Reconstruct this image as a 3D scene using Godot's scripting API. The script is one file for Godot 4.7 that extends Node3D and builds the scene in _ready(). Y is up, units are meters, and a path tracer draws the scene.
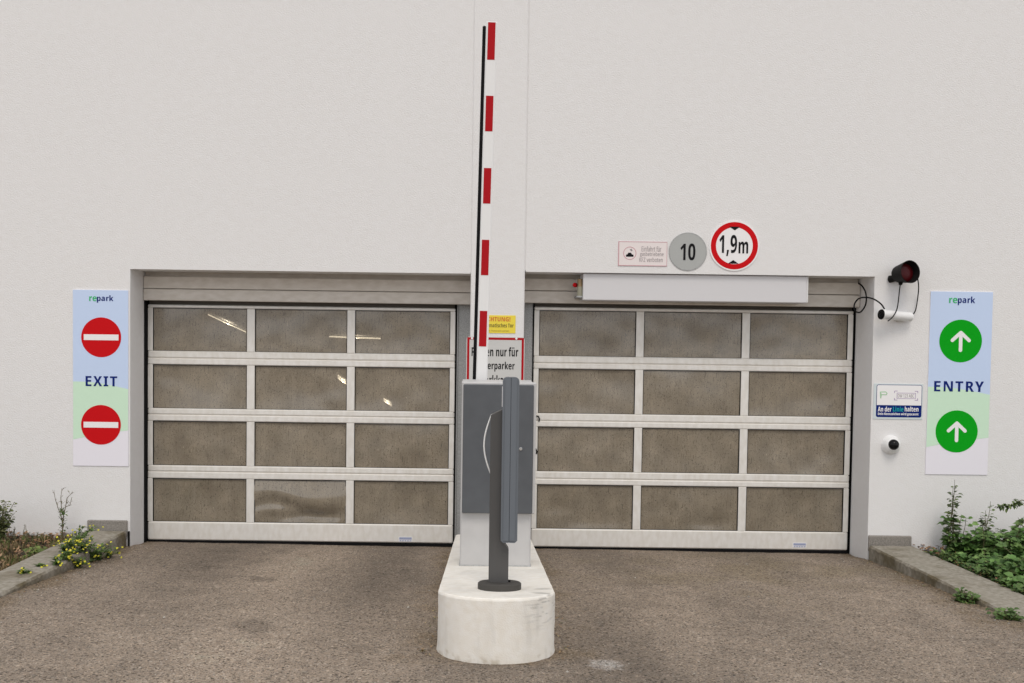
extends Node3D
# A parking garage front: two sectional doors, a boom barrier on a concrete island, signs.
# World: x right, y up, z towards the street. Wall face at z = 0, door sill at y = 0.

const F := 1000.0                                  # focal length in pixels of a 1024 x 683 picture
const AX := Vector2(491.15, 371.53)                # where the optical axis meets the picture
const CAM := Vector3(0, 1.78, 8.0)
const DOOR_Z := -0.38
var cam_basis := Basis.from_euler(Vector3(deg_to_rad(-2.1266), deg_to_rad(-0.2407), deg_to_rad(0.7708)))
var rng := RandomNumberGenerator.new()
var M := {}
var used := {}

# ---------------------------------------------------------------- mesh collector
class MB:
	var v := PackedVector3Array()
	var n := PackedVector3Array()
	var c := PackedColorArray()
	var uv := PackedVector2Array()
	var col := Color.WHITE
	func tri3(a: Vector3, b: Vector3, d: Vector3, na: Vector3, nb: Vector3, nd: Vector3, ca := Color(-1, 0, 0), cb := Color(-1, 0, 0), cd := Color(-1, 0, 0)) -> void:
		var flip: bool = (b - a).cross(d - a).dot(na + nb + nd) > 0.0
		if ca.r < 0.0:
			ca = col
			cb = col
			cd = col
		if flip:
			v.append_array([a, d, b])
			n.append_array([na, nd, nb])
			c.append_array([ca, cd, cb])
		else:
			v.append_array([a, b, d])
			n.append_array([na, nb, nd])
			c.append_array([ca, cb, cd])
	func tri(a: Vector3, b: Vector3, d: Vector3, out: Vector3) -> void:
		var k := (b - a).cross(d - a).normalized()
		if k.dot(out) < 0.0:
			k = -k
		tri3(a, b, d, k, k, k)
	func quad(a: Vector3, b: Vector3, d: Vector3, e: Vector3, out: Vector3) -> void:
		tri(a, b, d, out)
		tri(a, d, e, out)
	# box with chamfered edges
	func box(lo: Vector3, hi: Vector3, bev := 0.0, turn := Basis.IDENTITY, pivot := Vector3.INF) -> void:
		var m := (lo + hi) / 2.0
		var h := (hi - lo) / 2.0
		if pivot == Vector3.INF:
			pivot = m
		var at := func(x: float, y: float, z: float) -> Vector3: return pivot + turn * (m + Vector3(x, y, z) - pivot)
		bev = min(bev, min(h.x, min(h.y, h.z)) * 0.9)
		var i := h - Vector3.ONE * bev
		for s in [-1.0, 1.0]:
			quad(at.call(s * h.x, -i.y, -i.z), at.call(s * h.x, i.y, -i.z), at.call(s * h.x, i.y, i.z), at.call(s * h.x, -i.y, i.z), turn * Vector3(s, 0, 0))
			quad(at.call(-i.x, s * h.y, -i.z), at.call(i.x, s * h.y, -i.z), at.call(i.x, s * h.y, i.z), at.call(-i.x, s * h.y, i.z), turn * Vector3(0, s, 0))
			quad(at.call(-i.x, -i.y, s * h.z), at.call(i.x, -i.y, s * h.z), at.call(i.x, i.y, s * h.z), at.call(-i.x, i.y, s * h.z), turn * Vector3(0, 0, s))
		if bev <= 0.0:
			return
		for s in [-1.0, 1.0]:
			for t in [-1.0, 1.0]:
				quad(at.call(s * h.x, t * i.y, -i.z), at.call(s * h.x, t * i.y, i.z), at.call(s * i.x, t * h.y, i.z), at.call(s * i.x, t * h.y, -i.z), turn * Vector3(s, t, 0))
				quad(at.call(s * h.x, -i.y, t * i.z), at.call(s * h.x, i.y, t * i.z), at.call(s * i.x, i.y, t * h.z), at.call(s * i.x, -i.y, t * h.z), turn * Vector3(s, 0, t))
				quad(at.call(-i.x, s * h.y, t * i.z), at.call(i.x, s * h.y, t * i.z), at.call(i.x, s * i.y, t * h.z), at.call(-i.x, s * i.y, t * h.z), turn * Vector3(0, s, t))
				for u in [-1.0, 1.0]:
					tri(at.call(s * h.x, t * i.y, u * i.z), at.call(s * i.x, t * h.y, u * i.z), at.call(s * i.x, t * i.y, u * h.z), turn * Vector3(s, t, u))
	# flat polygon in x, y with a front at z1 and a back at z0
	func plate(poly: PackedVector2Array, z0: float, z1: float) -> void:
		var ids := Geometry2D.triangulate_polygon(poly)
		for k in range(0, ids.size(), 3):
			var a := poly[ids[k]]
			var b := poly[ids[k + 1]]
			var d := poly[ids[k + 2]]
			tri(Vector3(a.x, a.y, z1), Vector3(b.x, b.y, z1), Vector3(d.x, d.y, z1), Vector3.BACK)
			tri(Vector3(a.x, a.y, z0), Vector3(b.x, b.y, z0), Vector3(d.x, d.y, z0), Vector3.FORWARD)
		var cw := Geometry2D.is_polygon_clockwise(poly)
		for k in poly.size():
			var a := poly[k]
			var b := poly[(k + 1) % poly.size()]
			var o := Vector3(b.y - a.y, a.x - b.x, 0) * (-1.0 if cw else 1.0)
			quad(Vector3(a.x, a.y, z0), Vector3(b.x, b.y, z0), Vector3(b.x, b.y, z1), Vector3(a.x, a.y, z1), o)
	func ring(center: Vector2, r0: float, r1: float, z0: float, z1: float, sides := 40) -> void:
		for k in sides:
			var a := Vector2.from_angle(TAU * k / sides)
			var b := Vector2.from_angle(TAU * (k + 1) / sides)
			var p := func(d: Vector2, r: float, z: float) -> Vector3: return Vector3(center.x + d.x * r, center.y + d.y * r, z)
			quad(p.call(a, r0, z1), p.call(b, r0, z1), p.call(b, r1, z1), p.call(a, r1, z1), Vector3.BACK)
			quad(p.call(a, r1, z0), p.call(b, r1, z0), p.call(b, r1, z1), p.call(a, r1, z1), Vector3(a.x + b.x, a.y + b.y, 0))
			if r0 > 0.0:
				quad(p.call(a, r0, z0), p.call(b, r0, z0), p.call(b, r0, z1), p.call(a, r0, z1), -Vector3(a.x + b.x, a.y + b.y, 0))
	func tube(pts: PackedVector3Array, r0: float, r1: float, sides := 6) -> void:
		var last := PackedVector3Array()
		var lastn := PackedVector3Array()
		var side := Vector3.ZERO
		for k in pts.size():
			var d := (pts[min(k + 1, pts.size() - 1)] - pts[max(k - 1, 0)]).normalized()
			if side == Vector3.ZERO:
				side = d.cross(Vector3.UP if absf(d.y) < 0.9 else Vector3.RIGHT).normalized()
			side = (side - d * side.dot(d)).normalized()
			var up := d.cross(side)
			var r: float = lerp(r0, r1, float(k) / max(1, pts.size() - 1))
			var now := PackedVector3Array()
			var nown := PackedVector3Array()
			for s in sides:
				var q := side * cos(TAU * s / sides) + up * sin(TAU * s / sides)
				now.append(pts[k] + q * r)
				nown.append(q)
			if k > 0:
				for s in sides:
					var t := (s + 1) % sides
					tri3(last[s], last[t], now[t], lastn[s], lastn[t], nown[t])
					tri3(last[s], now[t], now[s], lastn[s], nown[t], nown[s])
			if k == 0 or k == pts.size() - 1:
				for s in sides:
					tri(pts[k], now[s], now[(s + 1) % sides], -d if k == 0 else d)
			last = now
			lastn = nown
	# profile: (radius, distance along axis); flat shaded across the profile, smooth round the axis
	func lathe(profile: PackedVector2Array, o: Vector3, axis: Vector3, sides := 28) -> void:
		axis = axis.normalized()
		var sx := axis.cross(Vector3.UP if absf(axis.y) < 0.9 else Vector3.RIGHT).normalized()
		var sy := axis.cross(sx)
		for k in profile.size() - 1:
			var a := profile[k]
			var b := profile[k + 1]
			var e := b - a
			for s in sides:
				var d0 := sx * cos(TAU * s / sides) + sy * sin(TAU * s / sides)
				var d1 := sx * cos(TAU * (s + 1) / sides) + sy * sin(TAU * (s + 1) / sides)
				var n0 := (d0 * e.y - axis * e.x).normalized()
				var n1 := (d1 * e.y - axis * e.x).normalized()
				var p0 := o + d0 * a.x + axis * a.y
				var p1 := o + d1 * a.x + axis * a.y
				var p2 := o + d1 * b.x + axis * b.y
				var p3 := o + d0 * b.x + axis * b.y
				if a.x > 1e-6:
					tri3(p0, p1, p2, n0, n1, n1)
				if b.x > 1e-6:
					tri3(p0, p2, p3, n0, n1, n0)
	func ball(o: Vector3, r: Vector3, rings := 10, sides := 18) -> void:
		for i in rings:
			for s in sides:
				var q := []
				for w in [[i, s], [i, s + 1], [i + 1, s + 1], [i + 1, s]]:
					var th: float = PI * w[0] / rings
					var ph: float = TAU * w[1] / sides
					q.append(Vector3(sin(th) * cos(ph), cos(th), sin(th) * sin(ph)))
				if i > 0:
					tri3(o + q[0] * r, o + q[1] * r, o + q[2] * r, q[0], q[1], q[2])
				if i < rings - 1:
					tri3(o + q[0] * r, o + q[2] * r, o + q[3] * r, q[0], q[2], q[3])
	# a pointed leaf folded along its middle
	func leaf(b: Vector3, d: Vector3, up: Vector3, l: float, w: float, bend: float, k: Color) -> void:
		var side := d.cross(up).normalized()
		up = side.cross(d).normalized()
		var old := col
		col = k
		var m0 := b + d * l * 0.28 + up * bend * l * 0.2
		var m1 := b + d * l * 0.64 + up * bend * l * 0.16
		var t := b + d * l - up * bend * l * 0.3
		var f := up * w * 0.14
		tri(b, m0 + side * w * 0.46 + f, m0, up)
		tri(b, m0, m0 - side * w * 0.46 + f, up)
		quad(m0, m0 + side * w * 0.46 + f, m1 + side * w * 0.42 + f, m1, up)
		quad(m0, m1, m1 - side * w * 0.42 + f, m0 - side * w * 0.46 + f, up)
		tri(m1, m1 + side * w * 0.42 + f, t, up)
		tri(m1, t, m1 - side * w * 0.42 + f, up)
		col = old

# ---------------------------------------------------------------- naming and placing
func numbered(called: String) -> String:
	used[called] = used.get(called, -1) + 1
	return called if used[called] == 0 else "%s_%03d" % [called, used[called]]

func thing(called: String, label: String, category: String, at: Vector3, group := "") -> Node3D:
	var o := Node3D.new()
	o.name = numbered(called)
	add_child(o, true)
	o.position = at
	o.set_meta("label", label)
	o.set_meta("category", category)
	if group:
		o.set_meta("group", group)
	return o

func structure(called: String) -> Node3D:
	var o := Node3D.new()
	o.name = numbered(called)
	add_child(o, true)
	o.set_meta("kind", "structure")
	return o

# commits what was collected in world coordinates as one named mesh under parent
func put(b: MB, called: String, mat: Material, parent: Node3D) -> MeshInstance3D:
	var off := Vector3.ZERO
	var p: Node = parent
	while p != self:
		off += (p as Node3D).position
		p = p.get_parent()
	if off != Vector3.ZERO:
		for i in b.v.size():
			b.v[i] -= off
	var arr := []
	arr.resize(Mesh.ARRAY_MAX)
	arr[Mesh.ARRAY_VERTEX] = b.v
	arr[Mesh.ARRAY_NORMAL] = b.n
	arr[Mesh.ARRAY_COLOR] = b.c
	if b.uv.size() == b.v.size():
		arr[Mesh.ARRAY_TEX_UV] = b.uv
	var mesh := ArrayMesh.new()
	mesh.add_surface_from_arrays(Mesh.PRIMITIVE_TRIANGLES, arr)
	var o := MeshInstance3D.new()
	o.mesh = mesh
	o.material_override = mat
	o.name = called
	parent.add_child(o, true)
	return o

func boxed(called: String, lo: Vector3, hi: Vector3, bev: float, mat: Material, parent: Node3D) -> MeshInstance3D:
	var b := MB.new()
	b.box(lo, hi, bev)
	return put(b, called, mat, parent)

# picture position to the point of the plane z that it shows
func P(x: float, y: float, z: float) -> Vector3:
	var d := cam_basis * Vector3((x - AX.x) / F, -(y - AX.y) / F, -1.0)
	return CAM + d * ((z - CAM.z) / d.z)

func Q(x: float, y: float, z: float) -> Vector2:
	var p := P(x, y, z)
	return Vector2(p.x, p.y)

# lettering scaled to a width and height, its middle at `at`
func letter(text: String, at: Vector3, w: float, h: float, mat: Material, parent: Node3D, bold := true, spaced := 0, called := "lettering") -> void:
	var f := SystemFont.new()
	f.font_names = PackedStringArray(["Droid Sans"])
	f.font_weight = 700 if bold else 400
	var t := TextMesh.new()
	if spaced > 0:
		var fv := FontVariation.new()
		fv.base_font = f
		fv.spacing_glyph = spaced
		t.font = fv
	else:
		t.font = f
	t.text = text
	t.font_size = 64
	t.pixel_size = 0.01
	t.depth = 0.0016
	t.curve_step = 2.0
	var box := t.get_aabb()
	var o := MeshInstance3D.new()
	o.mesh = t
	o.material_override = mat
	o.name = called
	parent.add_child(o, true)
	var s := Vector3(w / box.size.x, h / box.size.y, 1.0)
	o.scale = s
	var off := Vector3.ZERO
	var p: Node = parent
	while p != self:
		off += (p as Node3D).position
		p = p.get_parent()
	o.position = at - off - (box.position + box.size / 2.0) * s

func letter_px(text: String, x0: float, y0: float, x1: float, y1: float, z: float, mat: Material, parent: Node3D, bold := true, spaced := 0) -> void:
	var a := P(x0, (y0 + y1) / 2, z)
	var b := P(x1, (y0 + y1) / 2, z)
	var c := P((x0 + x1) / 2, y0, z)
	var d := P((x0 + x1) / 2, y1, z)
	letter(text, (a + b) / 2, b.x - a.x, c.y - d.y, mat, parent, bold, spaced)

# ---------------------------------------------------------------- materials
func lin(r: float, g: float, b: float) -> Color:
	return Color(r, g, b).linear_to_srgb()

func mat(r: float, g: float, b: float, rough := 0.6, metal := 0.0) -> StandardMaterial3D:
	var m := StandardMaterial3D.new()
	m.albedo_color = lin(r, g, b)
	m.roughness = rough
	m.metallic = metal
	return m

# matt print and film: hardly any mirror gloss
func ink(r: float, g: float, b: float, rough := 0.6) -> StandardMaterial3D:
	var m := mat(r, g, b, rough)
	m.metallic_specular = 0.18
	return m

func noise(freq: float, oct := 4, seed_ := 1, kind := FastNoiseLite.TYPE_SIMPLEX_SMOOTH) -> FastNoiseLite:
	var n := FastNoiseLite.new()
	n.seed = seed_
	n.noise_type = kind
	n.frequency = freq
	n.fractal_type = FastNoiseLite.FRACTAL_FBM
	n.fractal_octaves = oct
	return n

# grey noise between two brightnesses (linear factors), tiling
func grain(freq: float, oct: int, lo: float, hi: float, size := 512, seed_ := 1, tint_lo := Color.WHITE, tint_hi := Color.WHITE) -> NoiseTexture2D:
	var t := NoiseTexture2D.new()
	t.width = size
	t.height = size
	t.seamless = true
	t.seamless_blend_skirt = 0.2
	t.noise = noise(freq, oct, seed_)
	var g := Gradient.new()
	g.set_color(0, lin(lo * tint_lo.r, lo * tint_lo.g, lo * tint_lo.b))
	g.set_color(1, lin(hi * tint_hi.r, hi * tint_hi.g, hi * tint_hi.b))
	t.color_ramp = g
	return t

func world_map(m: StandardMaterial3D, scale: Vector3) -> void:
	m.uv1_triplanar = true
	m.uv1_world_triplanar = true
	m.uv1_scale = scale
	m.uv1_triplanar_sharpness = 8.0

func relief(m: StandardMaterial3D, tex: Texture2D, cm: float) -> void:
	m.heightmap_enabled = true
	m.heightmap_texture = tex
	m.heightmap_scale = cm

func asphalt_images() -> Array:
	var n := 1024
	var col := PackedByteArray()
	col.resize(n * n * 3)
	var hgt := PackedByteArray()
	hgt.resize(n * n)
	var r := RandomNumberGenerator.new()
	r.seed = 77
	for i in n * n:
		var q := r.randi()
		var k := 148 + (q & 15)
		col[i * 3] = k + 6
		col[i * 3 + 1] = k - 1
		col[i * 3 + 2] = k - 9
		hgt[i] = 70 + ((q >> 8) & 31)
	for s in 62000:
		var cx := r.randi() % n
		var cy := r.randi() % n
		var big := r.randf()
		var rad := 1 + int(big * big * big * 4.4)
		var tone := r.randf()
		var k := 138.0
		if tone < 0.24:
			k = r.randf_range(64, 108)
		elif tone < 0.72:
			k = r.randf_range(132, 168)
		else:
			k = r.randf_range(164, 200)
		var warm := r.randf_range(2, 11)
		var up := 150 + r.randi() % 100 if tone > 0.26 else 20 + r.randi() % 40
		for dy in range(-rad, rad + 1):
			for dx in range(-rad, rad + 1):
				if dx * dx + dy * dy <= rad * rad + (r.randi() & 1):
					var i := ((cy + dy + n) % n) * n + (cx + dx + n) % n
					col[i * 3] = clampi(int(k + warm), 0, 255)
					col[i * 3 + 1] = clampi(int(k), 0, 255)
					col[i * 3 + 2] = clampi(int(k - warm), 0, 255)
					hgt[i] = up
	return [ImageTexture.create_from_image(Image.create_from_data(n, n, false, Image.FORMAT_RGB8, col)), ImageTexture.create_from_image(Image.create_from_data(n, n, false, Image.FORMAT_L8, hgt))]

# dusty ribbed plastic: fine upright streaks, grime blotches, dark specks and short drips
func pane_image() -> ImageTexture:
	var n := 1024
	var a := PackedByteArray()
	a.resize(n * n * 4)
	var r := RandomNumberGenerator.new()
	r.seed = 5
	var big := noise(0.006, 4, 11)
	var streak := PackedFloat32Array()
	for x in n:
		streak.append(r.randf_range(-3, 3) + 3.5 * sin(x * TAU / 8.0))
	for y in n:
		for x in n:
			var i := (y * n + x) * 4
			var k := 146.0 + streak[x] + big.get_noise_2d(x, y) * 16.0 + r.randf_range(-13, 13)
			a[i] = int(k * 1.045)
			a[i + 1] = int(k * 0.985)
			a[i + 2] = int(k * 0.89)
			a[i + 3] = 214
	for s in 14000:
		var cx := r.randi() % n
		var cy := r.randi() % n
		var drop := r.randf()
		var l := 2 + r.randi() % 4 if drop < 0.94 else 8 + r.randi() % 22
		var w := 1 + r.randi() % (3 if drop < 0.8 else 2)
		var dark := r.randf_range(0.6, 0.9)
		if r.randf() < 0.12:
			dark = 1.16
		for dy in l:
			for dx in w:
				var i := (((cy + dy) % n) * n + (cx + dx) % n) * 4
				for q in 3:
					a[i + q] = clampi(int(a[i + q] * dark), 0, 255)
	return ImageTexture.create_from_image(Image.create_from_data(n, n, false, Image.FORMAT_RGBA8, a))

func make_materials() -> void:
	var m := mat(0.795, 0.79, 0.795, 0.9)                       # painted render
	m.albedo_texture = grain(0.02, 6, 0.965, 1.0, 1024, 3, Color(1.0, 0.995, 0.985), Color(1, 1, 1))
	relief(m, grain(0.11, 5, 0.0, 1.0, 1024, 4), 0.15)
	world_map(m, Vector3(0.5, 0.8, 0.6))
	M.plaster = m
	m = mat(0.42, 0.40, 0.375, 0.9)                              # bare concrete
	m.albedo_texture = grain(0.03, 5, 0.62, 1.0, 512, 8, Color(1, 0.99, 0.96))
	relief(m, grain(0.2, 4, 0.0, 1.0, 512, 9), 0.4)
	world_map(m, Vector3(0.9, 0.9, 0.9))
	M.concrete = m
	m = mat(0.40, 0.37, 0.335, 0.95)                            # plinth stones
	m.albedo_texture = grain(0.06, 5, 0.5, 1.0, 512, 15)
	relief(m, grain(0.2, 4, 0.0, 1.0, 512, 16), 0.6)
	world_map(m, Vector3(2.0, 2.0, 2.0))
	M.plinth = m
	m = mat(0.40, 0.37, 0.32, 0.95)                             # kerb concrete
	m.albedo_texture = grain(0.035, 5, 0.55, 1.0, 512, 18, Color(1.0, 0.97, 0.88))
	relief(m, grain(0.22, 4, 0.0, 1.0, 512, 19), 0.5)
	world_map(m, Vector3(1.1, 1.1, 1.1))
	m.vertex_color_use_as_albedo = true
	M.kerb = m
	m = mat(0.85, 0.84, 0.82, 0.85)                              # painted island
	m.vertex_color_use_as_albedo = true
	m.albedo_texture = grain(0.022, 5, 0.92, 1.0, 512, 28, Color(1, 0.97, 0.92))
	relief(m, grain(0.16, 4, 0.0, 1.0, 512, 29), 0.1)
	world_map(m, Vector3(1.3, 1.3, 1.3))
	M.island = m
	m = StandardMaterial3D.new()                                 # asphalt
	var asp := asphalt_images()
	m.albedo_texture = asp[0]
	m.vertex_color_use_as_albedo = true
	m.roughness = 0.92
	relief(m, asp[1], 0.45)
	world_map(m, Vector3(0.7, 0.7, 0.7))
	M.asphalt = m
	m = mat(0.85, 0.835, 0.81, 0.36, 0.12)                        # lacquered aluminium frames
	m.albedo_texture = grain(0.02, 5, 0.86, 1.0, 512, 38, Color(1, 0.98, 0.94))
	world_map(m, Vector3(1.7, 0.8, 1.2))
	m.metallic_specular = 0.6
	M.alu = m
	m = mat(0.74, 0.70, 0.65, 0.5)                             # header panels
	m.albedo_texture = grain(0.02, 5, 0.80, 1.0, 512, 48, Color(1, 0.975, 0.93))
	world_map(m, Vector3(0.7, 1.6, 1.0))
	M.header = m
	m = mat(0.52, 0.53, 0.53, 0.5, 0.25)                        # galvanised steel
	m.albedo_texture = grain(0.07, 3, 0.55, 1.0, 256, 58)
	world_map(m, Vector3(4, 4, 4))
	M.galv = m
	m = StandardMaterial3D.new()                                 # door panes
	m.albedo_texture = pane_image()
	m.transparency = BaseMaterial3D.TRANSPARENCY_ALPHA
	m.roughness = 0.17
	m.vertex_color_use_as_albedo = true
	m.metallic_specular = 0.9
	world_map(m, Vector3(0.61, 0.61, 0.61))
	M.pane = m
	M.rubber = ink(0.010, 0.010, 0.011, 0.8)
	M.black = ink(0.014, 0.013, 0.013, 0.5)
	M.void = mat(0.16, 0.145, 0.125, 0.9)
	m = mat(0.56, 0.555, 0.555, 0.45)
	m.albedo_texture = grain(0.015, 4, 0.9, 1.0, 256, 61)
	world_map(m, Vector3(1.4, 1.4, 1.4))
	M.light_grey = m                                             # powder coat
	m = mat(0.102, 0.110, 0.122, 0.42)
	m.albedo_texture = grain(0.02, 4, 0.85, 1.0, 256, 62)
	world_map(m, Vector3(1.4, 1.4, 1.4))
	M.dark_panel = m
	M.post = mat(0.078, 0.076, 0.075, 0.5)
	M.foot = mat(0.052, 0.048, 0.043, 0.7)
	M.reader = mat(0.135, 0.152, 0.175, 0.45)
	M.white_gloss = mat(0.80, 0.80, 0.80, 0.3)
	M.white_box = mat(0.66, 0.655, 0.675, 0.4)
	M.red_film = ink(0.42, 0.012, 0.018)
	M.sign_red = ink(0.60, 0.008, 0.012)
	M.sign_white = ink(0.88, 0.87, 0.88)
	M.print_black = ink(0.012, 0.012, 0.014)
	M.disc_grey = mat(0.42, 0.43, 0.42, 0.45, 0.25)
	M.board_blue = ink(0.58, 0.70, 0.93)
	M.board_green = ink(0.63, 0.84, 0.66)
	M.board_pale = ink(0.84, 0.82, 0.89)
	M.navy = ink(0.008, 0.024, 0.17)
	M.logo_green = ink(0.06, 0.47, 0.17)
	M.arrow_green = ink(0.004, 0.37, 0.012)
	M.teal = ink(0.02, 0.36, 0.40, 0.45)
	M.sign_yellow = ink(0.86, 0.70, 0.09)
	M.yellow_red = mat(0.62, 0.12, 0.03, 0.5)
	M.faded_pink = ink(0.82, 0.755, 0.75)
	M.faded_red = ink(0.60, 0.34, 0.38)
	M.faded_print = mat(0.30, 0.27, 0.28, 0.5)
	M.purple_print = mat(0.33, 0.22, 0.42, 0.5)
	M.pale_green_print = mat(0.38, 0.60, 0.38, 0.5)
	M.label_blue = mat(0.34, 0.38, 0.55, 0.5)
	M.plate_grey = mat(0.60, 0.60, 0.59, 0.45)
	M.chrome = mat(0.7, 0.7, 0.7, 0.25, 0.9)
	M.brass = mat(0.32, 0.23, 0.13, 0.5, 0.5)
	m = mat(0.055, 0.003, 0.005, 0.3)
	m.metallic_specular = 0.3
	M.red_lens = m
	m = mat(0.008, 0.008, 0.009, 0.08)
	m.metallic_specular = 0.3
	M.dome = m
	m = mat(0.085, 0.062, 0.042, 1.0)
	m.albedo_texture = grain(0.05, 5, 0.45, 1.0, 512, 71)
	relief(m, grain(0.14, 5, 0.0, 1.0, 512, 72), 2.0)
	world_map(m, Vector3(1.2, 1.2, 1.2))
	M.soil = m
	m = mat(1, 1, 1, 0.6)
	m.vertex_color_use_as_albedo = true
	m.backlight_enabled = true
	m.backlight = Color(0.35, 0.4, 0.2)
	M.leaf = m
	m = mat(1, 1, 1, 0.8)
	m.vertex_color_use_as_albedo = true
	M.stem = m
	m = mat(0.9, 0.88, 0.82, 0.6)
	m.emission_enabled = true
	m.emission = Color(1.0, 0.93, 0.8)
	m.emission_energy_multiplier = 2.2
	M.tube = m

# ---------------------------------------------------------------- ground
func ground_y(x: float, z: float) -> float:
	var k: float = z + 0.38
	if k > 4.2:
		k = 4.2 + 1.2 * (1.0 - exp(-(k - 4.2) / 1.2))
	return 0.056 * k - 0.005 * clampf(x, -6, 6) - 0.02 * smoothstep(0.0, -0.3, z)

func island_y(z: float) -> float:
	return 0.52 - 0.105 * (3.278 - z)

func kerb_left_y(z: float) -> float:
	return 0.166 + 0.002 * z

func kerb_right_y(z: float) -> float:
	return 0.124 + 0.008 * z

func span(marks: Array) -> PackedFloat32Array:   # [[from, step], ..., [to]]
	var out := PackedFloat32Array()
	for k in marks.size() - 1:
		var a: float = marks[k][0]
		var b: float = marks[k + 1][0]
		var cnt := int(round((b - a) / float(marks[k][1])))
		for i in cnt:
			out.append(a + (b - a) * i / cnt)
	out.append(marks[-1][0])
	return out

func build_ground() -> void:
	var xs := span([[-80.0, 12.0], [-20.0, 2.0], [-4.0, 0.1], [-3.0, 0.024], [3.2, 0.1], [4.0, 2.0], [20.0, 12.0], [80.0]])
	var zs := span([[-0.56, 0.024], [3.9, 0.1], [7.0, 1.0], [20.0, 10.0], [80.0]])
	var wide := noise(0.45, 4, 21)
	var mid := noise(2.2, 4, 22)
	var fine := noise(9.0, 3, 23)
	var spot := P(607, 662, 3.25)
	var b := MB.new()
	var pos := PackedVector3Array()
	var cols := PackedColorArray()
	for z in zs:
		for x in xs:
			var y := ground_y(x, z) + (fine.get_noise_2d(x, z) * 0.0025 + wide.get_noise_2d(x * 2, z * 2) * 0.006 if absf(x) < 5.0 and z < 6.0 else 0.0)
			pos.append(Vector3(x, y, z))
			var w := wide.get_noise_2d(x * 1.7, z * 0.55)
			var k := mid.get_noise_2d(x + 30.0, z)
			var t := 0.745 + 0.30 * w + 0.09 * k + 0.10 * fine.get_noise_2d(x, z + 9.0)
			# wheel tracks: rubbed-in rubber and dirt, with cleaner aggregate between, ragged
			for lane in [[-2.1, -0.13], [-1.35, 0.12], [-0.65, -0.12], [0.85, -0.10], [1.55, 0.10], [2.3, -0.12]]:
				var off: float = x - lane[0] - 0.10 * sin(z * 1.1 + lane[0] * 2.0) + 0.17 * k
				t += lane[1] * exp(-off * off / 0.075)
			var cc := Color(t * 1.02, t * 0.90, t * 0.775)
			# algae and dirt washed against the door sill and the right kerb
			var moss: float = clampf(0.75 * mid.get_noise_2d(x * 0.7 - 9.0, z * 0.7) + 0.55 - absf(z - 0.55) * 0.6 - absf(x - 2.0) * 0.28, 0, 0.6)
			cc = cc.lerp(Color(0.58, 0.50, 0.32), moss * 0.75)
			var grime: float = clampf(0.45 * mid.get_noise_2d(x * 1.4 + 55.0, z * 1.4) + 0.25 * w - 0.12, 0, 0.5)
			cc = cc.lerp(Color(0.38, 0.32, 0.265), grime)
			# damp brown dirt strip along kerbs and round the island
			var edge: float = min(absf(x + 2.9), absf(x - 3.12))
			if z < 3.3:
				edge = min(edge, max(0.0, absf(x - 0.063) - 0.295) + 0.06)
			var dirt: float = clampf(0.75 - edge * 3.6 + 1.1 * k, 0, 0.75)
			cc = cc.lerp(Color(0.48, 0.38, 0.25), dirt)
			# old oil drips between the tracks
			for q in [[-1.5, 1.3, 0.07], [-1.25, 2.65, 0.11], [1.75, 0.9, 0.07], [1.6, 2.1, 0.08]]:
				var od := Vector2(x - q[0], (z - q[1]) * 0.8).length() + 0.16 * k + 0.05 * fine.get_noise_2d(x * 2.0, z * 2.0)
				cc = cc.lerp(Color(0.25, 0.215, 0.18), clampf((q[2] - od) * 7.0, 0, 0.4))
			# spilled white paint
			var s := Vector2(x - spot.x, (z - spot.z) * 0.9).length()
			var splash: float = clampf((0.085 - s + 0.06 * fine.get_noise_2d(x * 3.0, z * 3.0)) * 18.0, 0, 0.75)
			cc = cc.lerp(Color(1.7, 1.72, 1.78), splash)
			cols.append(cc)
	var nx := xs.size()
	for j in zs.size() - 1:
		for i in nx - 1:
			var a := j * nx + i
			var q := [a, a + 1, a + nx + 1, a + nx]
			b.v.append_array([pos[q[0]], pos[q[1]], pos[q[2]], pos[q[0]], pos[q[2]], pos[q[3]]])
			b.c.append_array([cols[q[0]], cols[q[1]], cols[q[2]], cols[q[0]], cols[q[2]], cols[q[3]]])
	for i in b.v.size() / 3:
		var k := (b.v[i * 3 + 1] - b.v[i * 3]).cross(b.v[i * 3 + 2] - b.v[i * 3]).normalized()
		if k.y < 0:
			k = -k
		b.n.append_array([k, k, k])
	var o := put(b, "driveway", M.asphalt, self)
	o.set_meta("kind", "structure")

# ---------------------------------------------------------------- building
const LX0 := -2.852
const LX1 := -0.140
const LTOP := 2.262
const RX0 := 0.295
const RX1 := 3.088
const RTOP := 2.283

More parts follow.
